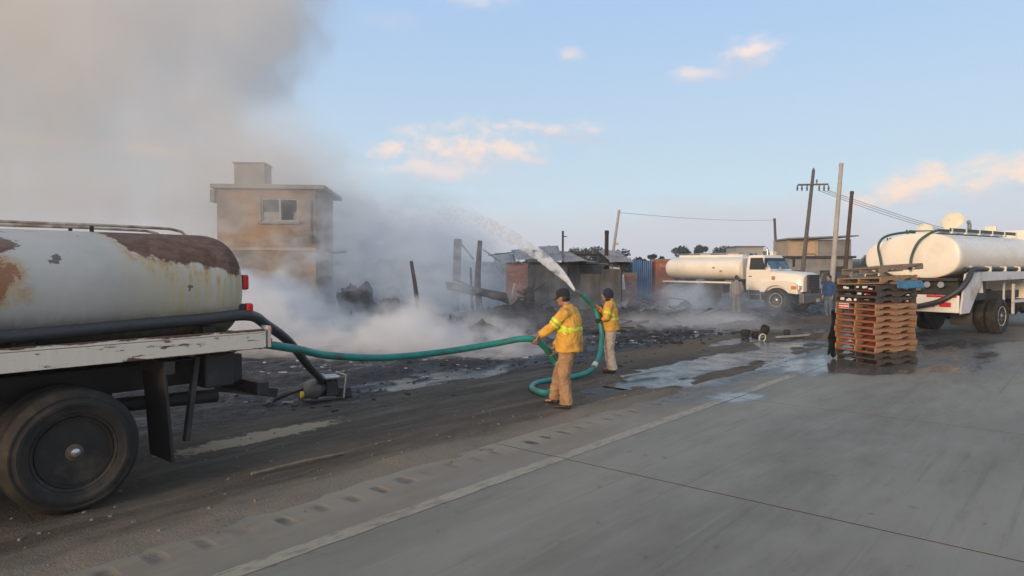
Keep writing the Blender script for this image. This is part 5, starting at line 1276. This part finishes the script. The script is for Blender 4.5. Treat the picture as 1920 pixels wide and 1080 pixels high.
MB().lathe([(.02, 0), (.05, .03), (.03, .10), (.08, .16), (.03, .30), (.01, .32)], (1.02, -.2, 8.07), 'z', 10).build('insulator', M_GREY, ca, True)
MB().lathe([(.02, 0), (.10, .02), (.07, .12), (.03, .2)], (.86, 0, 9.04), 'z', 10).build('pole_cap', M_GREY, UP, True)
MB().tube([(.25, -.05, 3.0), (.85, -.3, 3.0), (1.0, -.35, 2.85)], .04, 6).build('bracket', M_WPOLE, UP, True)
for i in range(3): MB().tube([(.4 + .03 * i, -.19, 4.6 - .35 * i), (.4 + .03 * i, -.24, 4.6 - .35 * i)], .07, 8).build('step_bolt', M_GREY, UP, True)
def simple_pole(label, base, top, r0, r1, m, cap=True, arm=None, cat='pole'):
    T = thing('pole', label, cat, base); d = Vector(top) - Vector(base)
    MB().tube([(0, 0, -.3), d * .5, d], [r0, (r0 + r1) / 2, r1], 12).build('shaft', m, T, True)
    if cap: MB().tube([d - d.normalized() * .12, d + d.normalized() * .03], [r1 * 1.18, r1 * 1.05], 10).build('cap', m, T, True)
    if arm: MB().tube([d * arm[0], d * arm[0] + Vector(arm[1])], .06, 6).build('bracket', m, T, True)
    return T
simple_pole('tallest pale concrete pole, between the power pole and the brown post', (19.5, 42, 0), (20.05, 42, 8.34), .165, .115, M_CPOLE)
simple_pole('bare brown wooden post, right of the tall pale concrete pole', (18.3, 38, 0), (18.75, 38, 6.2), .125, .095, M_BPOLE)
simple_pole('slim dark distant pole rising behind the white tanker cab', (27.1, 70, 0), (26.7, 70, 6.95), .17, .12, M_WPOLE)
simple_pole('tall thin grey pole leaning right behind the burnt shed', (6.2, 45, 0), (7.0, 45, 5.75), .11, .08, M_CPOLE, True, (.62, (.25, -.1, 0)))
simple_pole('short dark upright post at the right end of the burnt shed', (4.05, 29.6, 0), (4.08, 29.6, 3.6), .10, .085, M_CHAR)
simple_pole('small distant pole standing over the burnt shed roof', (5.9, 80, 0), (5.92, 80, 6.2), .14, .12, M_WPOLE, True, (.9, (.5, 0, 0)))
M_WIRE = mat('wire', (.08, .08, .085), (.06, .06, .065), .6)
G = 'power lines hanging from the leaning power pole'
for i, x in enumerate((1.1, 1.45, 1.78)):
    a = Vector((21.0 + x, 49.8, 7.6)); e = Vector((48 + 3 * i, 60, 4.4 - .6 * i)); pts = [a.lerp(e, k / 16) - Vector((0, 0, 1.2 * math.sin(math.pi * k / 16))) for k in range(17)]
    tag(MB().tube(pts, .018, 5).build('power_line', M_WIRE, None, True), ['lowest of three thin lines running right from the leaning power pole', 'middle of three thin lines running right from the leaning power pole', 'topmost of three thin lines running right from the leaning power pole'][2 - i], 'power line', G)
a, e = Vector((7.0, 45, 5.6)), Vector((26.7, 70, 6.8)); pts = [a.lerp(e, k / 20) - Vector((0, 0, .2 * math.sin(math.pi * k / 20))) for k in range(21)]
tag(MB().tube(pts, .011, 5).build('power_line', M_WIRE, None, True), 'thin wire strung from the leaning grey pole to the distant dark pole', 'power line')

M_BEIGE = mat('beige_render', (.42, .34, .25), (.36, .29, .215), .9, scale=1.2, bump=.2, dirt=(.26, .215, .17), dirt_amt=.3)
M_GREYB = mat('bare_block_wall', (.24, .245, .25), (.19, .195, .20), .9, scale=1.2, bump=.2)
BL = thing('building', 'two-storey unfinished beige and grey block building behind the poles on the right', 'building', (24.1, 60, 0), R(-6))
MB().box((2.7, 2.5, 1.4), (5.4, 5, 2.8)).build('ground_floor', M_GREYB, BL); MB().box((2.75, 2.4, 2.9), (5.7, 5.4, .2)).build('floor_slab', M_BLACK, BL)
MB().box((1.3, 2.5, 3.75), (2.5, 4.8, 1.5)).build('wall', M_BEIGE, BL); MB().box((3.95, 2.55, 3.72), (2.78, 4.7, 1.44)).build('wall', M_GREYB, BL)
MB().box((1.75, .075, 3.7), (1.0, .06, 1.1)).build('render_patch', mat('peach_render', (.52, .38, .27), (.46, .33, .23), .9), BL)
MB().bar((-.15, 1.5, 4.50), (5.6, 1.5, 4.72), 4.6, .12).build('roof', M_GREYB, BL)
for x in (.9, 3.1): MB().box((x, -.02, 1.25), (.8, .06, 1.0)).build('window', M_BLACK, BL)
MB().box((4.4, -.02, 1.05), (.9, .06, 2.1)).build('door', M_BLACK, BL)
HB = thing('building', 'small pale flat-roofed house far behind the white tanker cab', 'building', (28.4, 82, 0))
MB().box((0, 2, 2.2), (3.2, 4, 4.4)).build('wall', mat('cream_render', (.55, .50, .42), (.48, .44, .37), .9), HB); MB().box((0, 2, 4.47), (3.5, 4.3, .14)).build('roof', M_CONC, HB); MB().box((.4, -.03, 3.2), (.9, .06, .9)).build('window', M_BLACK, HB)
# dark pickup and junk beyond the pallets
CR = thing('pickup_truck', 'dark parked pickup partly hidden behind the man in blue', 'pickup', (20.3, 43.5, 0), R(-20))
MB().loft([[(-2.4, -.86, .45), (2.5, -.86, .45), (2.5, .86, .45), (-2.4, .86, .45)], [(-2.45, -.9, .8), (2.55, -.9, .8), (2.55, .9, .8), (-2.45, .9, .8)], [(-2.4, -.86, 1.08), (2.4, -.84, 1.02), (2.4, .84, 1.02), (-2.4, .86, 1.08)]]).build('body', mat('dark_car_paint', (.03, .035, .045), (.025, .03, .035), .3), CR, True, bevel=.03, sharp=25)
MB().loft([[(-.7, -.82, 1.06), (1.4, -.82, 1.04), (1.4, .82, 1.04), (-.7, .82, 1.06)], [(-.55, -.68, 1.70), (.7, -.68, 1.70), (.7, .68, 1.70), (-.55, .68, 1.70)]]).build('cabin', M_GLASS, CR, bevel=.03)
for x in (-1.5, 1.6):
    for s in (-1, 1): wheel(CR, x, s * .9, s, .36, .22, M_RIMW, False, .03)

# --- trees on the skyline
M_LEAF = [mat('leaf_green' + str(i), c, tuple(x * .6 for x in c), .8, scale=2, bump=0) for i, c in enumerate(((.055, .085, .04), (.04, .07, .035), (.07, .095, .045)))]
M_BARK = mat('bark', (.07, .055, .042), (.05, .04, .03), .9)
def tree(label, x, y, h, w_, seed, kind=0, group=None):
    rg = random.Random(seed); T = thing('tree', label, 'tree', (x, y, -.1), 0, group)
    b = MB().tube([(0, 0, 0), (.1, 0, h * .3), (0, 0, h * .6)], [w_ * .06 + .12, w_ * .05 + .08, .08], 8)
    for k in range(5):
        a = rg.uniform(0, 6.28); b.tube([(.05, 0, h * (.3 + .05 * k)), (math.cos(a) * w_ * .3, math.sin(a) * w_ * .3, h * (.55 + .05 * k))], [.12, .05], 6)
    b.build('trunk', M_BARK, T, True)
    cb = MB(); blobs = [(rg.gauss(0, .30) * w_, rg.gauss(0, .3) * w_, h * rg.uniform(.35, .80), rg.uniform(.18, .32)) for _ in range(int(9 + w_ * 1.5))] + [(0, 0, h * .80, .3)]
    n_ = int(1500 + 200 * w_)
    for k in range(n_):
        bx, by, bz, br = rg.choice(blobs); d = Vector((rg.gauss(0, 1), rg.gauss(0, 1), rg.gauss(0, 1))).normalized() * (rg.random() ** .35)
        c = Vector((bx + d.x * br * w_, by + d.y * br * w_, min(bz + d.z * br * min(w_, h) * .8, h))); s_ = rg.uniform(.12, .30) * (.6 + .08 * w_)
        q = Vector((rg.gauss(0, 1), rg.gauss(0, 1), rg.gauss(0, .8))).normalized(); u_ = q.orthogonal().normalized(); v_ = q.cross(u_)
        cb.add([c - u_ * s_, c + v_ * s_ * .6, c + u_ * s_, c - v_ * s_ * .6 + q * s_ * .2], [(0, 1, 2, 3)])
    me = bpy.data.meshes.new('crown'); me.from_pydata(cb.v, [], cb.f); me.materials.append(M_LEAF[seed % 3]); link('crown', me, T)
    return T
G = 'trees along the skyline'
TR = [(1030, 467, 22, 120, 'low wide tree on the skyline above the left part of the shed roof'), (1077, 469, 18, 130, 'small tree on the skyline just right of the small distant pole'), (1117, 470, 26, 120, 'wide dark tree above the shed roof, left of the leaning grey pole'),
      (1168, 475, 25, 90, 'nearer rounded tree just right of the leaning grey pole'), (1197, 490, 16, 85, 'low bush-like tree between the leaning pole and the blue panels'), (1226, 480, 10, 110, 'small dark tree above the pinkish block wall'),
      (1279, 458, 18, 130, 'tall domed tree above the rear of the white bonneted tanker'), (1311, 456, 17, 132, 'tall domed tree above the tanker, right of its twin'), (1338, 470, 9, 140, 'thin little tree over the middle of the white tanker'), (1358, 461, 22, 140, 'spreading tree over the front of the white tanker\'s tank'),
      (1385, 465, 16, 145, 'low tree merging with the spreading tree over the tanker'), (1406, 461, 18, 138, 'dark tree just left of the white tanker\'s cab roof'), (1245, 486, 12, 120, 'low scrubby tree at the end of the tanker tank'), (1000, 474, 16, 125, 'dim low tree behind the jet of water'),
      (1630, 478, 16, 120, 'low distant tree between the brown post and the right-hand tankers'), (1440, 478, 22, 160, 'distant low tree beside the cab roof of the white tanker')]
for i, (u, v, hw, Y, lb) in enumerate(TR):
    x = (u - 960) / 1287 * Y; h = 2.07 + (500 - v + (9 if u < 1230 else 2)) * Y / 1287 + .25; tree(lb, x, Y, h, hw / 1287 * Y * 1.9, 11 + i, 0, G)
tl = MB(); rg = random.Random(5)
for k in range(9000):
    x = rg.uniform(-60, 110); y = 165 + rg.uniform(-6, 6); hh = 3.0 + 1.6 * mnoise.noise((x * .12, 3, 0)) + .8 * mnoise.noise((x * .5, 7, 0)); z = hh * rg.random() ** .6; s_ = rg.uniform(.25, .6)
    q = Vector((rg.gauss(0, 1), rg.gauss(0, 1), rg.gauss(0, .8))).normalized(); u_ = q.orthogonal().normalized(); v_ = q.cross(u_); c = Vector((x, y, z))
    tl.add([c - u_ * s_, c + v_ * s_ * .6, c + u_ * s_, c - v_ * s_ * .6], [(0, 1, 2, 3)])
me = bpy.data.meshes.new('treeline'); me.from_pydata(tl.v, [], tl.f); me.materials.append(M_LEAF[1]); o = link('treeline', me); o['kind'] = 'stuff'; o['label'] = 'far line of scrub and trees along the horizon'
# ------------------------------------------------------------------ smoke, steam, haze, the jet of water
def vol_mat(name, colr, fn, step=1.0, aniso=0.1):
    m = bpy.data.materials.new(name); m.use_nodes = True; nt = m.node_tree; nt.nodes.clear(); t = NT(nt)
    out = nt.nodes.new('ShaderNodeOutputMaterial'); pv = nt.nodes.new('ShaderNodeVolumePrincipled')
    pv.inputs['Color'].default_value = (*colr, 1); pv.inputs['Anisotropy'].default_value = aniso; pv.inputs['Density Attribute'].default_value = ''
    d = fn(t)
    t.put(pv.inputs['Density'], d); nt.links.new(pv.outputs[0], out.inputs['Volume'])
    if hasattr(m, 'cycles'): m.cycles.volume_step_rate = step; m.cycles.homogeneous_volume = not isinstance(d, bpy.types.NodeSocket)
    return m
def vbox(name, lo, hi, m, label):
    c = [(a + b) / 2 for a, b in zip(lo, hi)]; d = [b - a for a, b in zip(lo, hi)]
    o = MB().box(c, d).build(name, m); o['kind'] = 'stuff'; o['label'] = label; return o

# the big plume that leans left from behind the house
def plume(t):
    p = t.pos(); x, y, z = t.xyz(p)
    n = t.noise(t.mapv(p, (1, 1, .8)), .22, 4, .55, .6); n2 = t.noise(t.mapv(p, loc=(9, 3, 2)), .75, 3, .55)
    xr = t.curve(t.m('MULTIPLY', z, .05), [(0, -.5), (.10, -1.0), (.165, -2.6), (.23, -6.2), (.32, -7.9), (.39, -9.4), (.49, -12.6), (.55, -11.4), (.63, -9.2), (.75, -8.6), (1.0, -7.5), (1.5, -7)])
    yy = t.m('SUBTRACT', y, 33.0); k = t.m('ADD', 1.0, t.m('MULTIPLY', yy, .03))
    e = t.m('SUBTRACT', t.m('MULTIPLY', xr, k), x)
    e = t.m('ADD', e, t.m('ADD', t.m('MULTIPLY', t.m('SUBTRACT', n, .5), 7.0), t.m('MULTIPLY', t.m('SUBTRACT', n2, .5), 4.2)))
    edge = t.sstep(e, -.2, 2.4)
    left = t.m('MAXIMUM', t.sstep(x, -22, -13), t.m('MULTIPLY', t.sstep(z, 5.5, 11), .85))
    left = t.m('ADD', t.m('MULTIPLY', left, .60), .40)
    lowd = t.sstep(z, 0.0, 3.5, .45, 1.0)
    body = t.m('MULTIPLY', t.sstep(t.m('ADD', n, t.m('MULTIPLY', n2, .35)), .52, .82, .18, 2.0), .115)
    ends = t.m('MULTIPLY', t.m('ADD', t.m('MULTIPLY', t.m('MULTIPLY', t.sstep(y, 21.2, 23.5), t.sstep(z, 3.6, 5.2)), .60), t.m('MULTIPLY', t.sstep(y, 25.0, 30.0), .40)), t.sstep(y, 45.5, 40.0))
    return t.m('MULTIPLY', t.m('MULTIPLY', t.m('MULTIPLY', edge, left), t.m('MULTIPLY', lowd, body)), ends)
vbox('smoke', (-40, 21, -.4), (0, 46, 30), vol_mat('plume_smoke', (.965, .958, .94), plume, .8), 'big grey smoke plume drifting up to the left behind the house')

# white steam rolling low over the wet ground between the tanker and the men
def steam(t):
    p = t.pos(); x, y, z = t.xyz(p)
    n = t.noise(t.mapv(p, (.8, .8, 1)), .75, 4, .6, .5); n2 = t.noise(t.mapv(p, (1, 1, 1.4), loc=(5, 2, 0)), 2.4, 3, .55)
    top = t.curve(t.m('MULTIPLY', t.m('ADD', x, 10.0), .1), [(0, 2.6), (.15, 2.4), (.33, 1.9), (.42, 1.45), (.5, 1.05), (.58, .80), (.66, 1.05), (.73, 1.1), (.80, .72), (.95, .50), (1.1, .28), (1.3, .0)])
    top = t.m('MULTIPLY', top, t.sstep(y, 14.2, 16.6))
    e = t.m('ADD', t.m('SUBTRACT', top, z), t.m('ADD', t.m('MULTIPLY', t.m('SUBTRACT', n, .5), 2.2), t.m('MULTIPLY', t.m('SUBTRACT', n2, .5), 1.0)))
    e = t.m('MINIMUM', e, t.m('MULTIPLY', top, 1.6))
    d = t.m('MULTIPLY', t.sstep(e, 0.0, .75), t.m('MULTIPLY', t.sstep(y, 13.8, 16.0), t.sstep(y, 22.8, 20.0)))
    return t.m('MULTIPLY', t.m('MULTIPLY', d, t.sstep(x, 3.2, .0)), 1.4)
vbox('steam', (-11, 13.5, -.3), (3.4, 23, 3.2), vol_mat('white_steam', (.97, .97, .97), steam, .4), 'white steam rolling low over the burnt ground behind the teal hose')

# thin blue smoke over the whole burnt yard
def yard(t):
    p = t.pos(); x, y, z = t.xyz(p)
    n = t.noise(t.mapv(p, (1, .7, 1.3)), .42, 4, .6, .5); n2 = t.noise(t.mapv(p, (1, 1, 1.6), loc=(2, 7, 1)), 1.5, 3, .55)
    top = t.m('ADD', 2.0, t.m('MULTIPLY', t.sstep(x, 3.0, -4.0), 4.2))
    h = t.m('MULTIPLY', t.sstep(t.m('ADD', z, t.m('MULTIPLY', t.m('SUBTRACT', n, .5), 2.0)), top, t.m('MULTIPLY', top, .2)), t.sstep(x, 12.5, 8.5))
    k = t.sstep(t.m('ADD', n, t.m('MULTIPLY', t.m('SUBTRACT', n2, .5), .8)), .42, .68, .15, 1.9)
    ends = t.m('MULTIPLY', t.sstep(y, 21.0, 24.0), t.sstep(y, 37, 33))
    west = t.sstep(x, .8, -2.6, .28, 1.6)
    return t.m('MULTIPLY', t.m('MULTIPLY', h, k), t.m('MULTIPLY', t.m('MULTIPLY', ends, west), .24))
vbox('smoke', (-13, 20.5, -.35), (12.6, 37.2, 7.0), vol_mat('blue_ground_smoke', (.83, .91, .99), yard, .6), 'thin bluish smoke hanging over the burnt yard')

# white wisps right of the men and puffs by the tanker's rear wheel
def wisps(t):
    p = t.pos(); x, y, z = t.xyz(p)
    n = t.noise(t.mapv(p, (.7, .7, 1.5)), 1.0, 4, .6, .5)
    top = t.m('MULTIPLY', t.sstep(x, 1.8, 4.5), t.sstep(x, 9.8, 7.5)); top = t.m('MULTIPLY', top, .62)
    e = t.m('ADD', t.m('SUBTRACT', top, z), t.m('MULTIPLY', t.m('SUBTRACT', n, .5), 1.0)); e = t.m('MINIMUM', e, t.m('MULTIPLY', top, 1.5))
    return t.m('MULTIPLY', t.m('MULTIPLY', t.sstep(e, 0, .45), t.m('MULTIPLY', t.sstep(y, 21.2, 22.6), t.sstep(y, 25.5, 24))), .42)
vbox('steam', (1.6, 19.2, -.3), (10, 25.7, 1.7), vol_mat('white_wisps', (.97, .97, .97), wisps, .4), 'low white wisps over the ground right of the second firefighter')
def puff(t):
    p = t.pos(); x, y, z = t.xyz(p)
    n = t.noise(p, .9, 4, .6, .6)
    dx = t.m('DIVIDE', t.m('SUBTRACT', x, 7.9), 1.6); dz = t.m('DIVIDE', t.m('SUBTRACT', z, .5), 1.15); dy = t.m('DIVIDE', t.m('SUBTRACT', y, 30.8), 1.6)
    r = t.m('SQRT', t.m('ADD', t.m('ADD', t.m('MULTIPLY', dx, dx), t.m('MULTIPLY', dz, dz)), t.m('MULTIPLY', dy, dy)))
    return t.m('MULTIPLY', t.sstep(t.m('ADD', r, t.m('MULTIPLY', t.m('SUBTRACT', n, .5), 2.6)), 1.0, .2), .75)
vbox('smoke', (5.6, 28.6, -.2), (10.4, 32.8, 2.2), vol_mat('blue_white_puff', (.84, .91, .98), puff, .5), 'blue-white smoke puffs by the rear wheel of the white bonneted tanker')

# jet of water from the nozzle
jet = catmull([(1.205, 13.145, 1.613), (1.09, 14.0, 1.83), (.93, 14.9, 2.04), (.52, 17, 2.47), (-.30, 19.5, 3.05), (-1.37, 22.0, 3.66), (-2.6, 24.3, 4.0), (-3.9, 26.3, 4.05)], 8)
WJ = thing('water_jet', 'white jet of water arcing up to the left from the hose nozzle', 'water jet', (1.205, 13.145, 1.613))
L0 = Vector((1.205, 13.145, 1.613)); nj = len(jet)
def jet_mat():
    def f(t):
        p = t.pos(); x, y, z = t.xyz(p)
        n = t.noise(t.mapv(p, (4, .35, 4)), 2.0, 5, .6)
        return t.m('MULTIPLY', t.curve(t.lin(y, 13.1, 26.3, 0, 1), [(0, 40), (.06, 22), (.14, 8.0), (.28, 2.2), (.45, .9), (.65, .40), (.85, .16), (1, .0)]), t.sstep(n, .40, .64, .12, 1.9))
    return vol_mat('water_spray', (.99, .99, .99), f, .2)
MB().tube([p - L0 for p in jet], [.022 + .34 * (i / (nj - 1)) ** 1.1 for i in range(nj)], 14).build('spray', jet_mat(), WJ, True)
def core_mat():
    m, t, b = new_mat('water_core'); n = t.noise(t.mapv(t.obj(), (8, 1, 8)), 3, 4)
    t.l.new(t.mix(n, (.86, .88, .88), (.74, .77, .78)), b.inputs['Base Color']); b.inputs['Roughness'].default_value = .3; return m
cj = MB(); rg = random.Random(8); cp = [p - L0 for p in jet[:18]]
for k in range(7):
    o = Vector((rg.gauss(0, .3), rg.gauss(0, .2), rg.gauss(0, .3))); ln = rg.randint(7, 17)
    cj.tube([p + o * (.012 + .16 * (i / 17) ** 1.3) + Vector((mnoise.noise(p * 3 + o * 9), 0, mnoise.noise(p * 3 - o * 9))) * .02 * (i / 17) for i, p in enumerate(cp[:ln])], [max(.002, .012 * (1 - i / ln)) for i in range(ln)], 6)
cj.build('stream', core_mat(), WJ, True)
db = MB()
for k in range(280):
    i = int(nj * (.12 + .55 * rg.random() ** 1.2)); r_ = .028 + .5 * (i / (nj - 1)) ** 1.25
    c = jet[i] - L0 + Vector((rg.gauss(0, .55), rg.gauss(0, .5), rg.gauss(0, .55))) * r_; s_ = rg.uniform(.002, .005)
    db.add([c + Vector((s_, 0, 0)), c - Vector((s_, 0, 0)), c + Vector((0, s_, 0)), c - Vector((0, s_, 0)), c + Vector((0, 0, s_ * 1.6)), c - Vector((0, 0, s_ * 1.6))], [(0, 2, 4), (2, 1, 4), (1, 3, 4), (3, 0, 4), (2, 0, 5), (1, 2, 5), (3, 1, 5), (0, 3, 5)])
struct(db.build('droplets', core_mat(), WJ), 'stuff')

# the evening air itself
HAZE_D = .0009
vbox('haze', (-80, -8, -1.4), (140, 190, 36), vol_mat('air', (.90, .94, .98), lambda t: HAZE_D, 1.0, .2), 'thin evening haze')
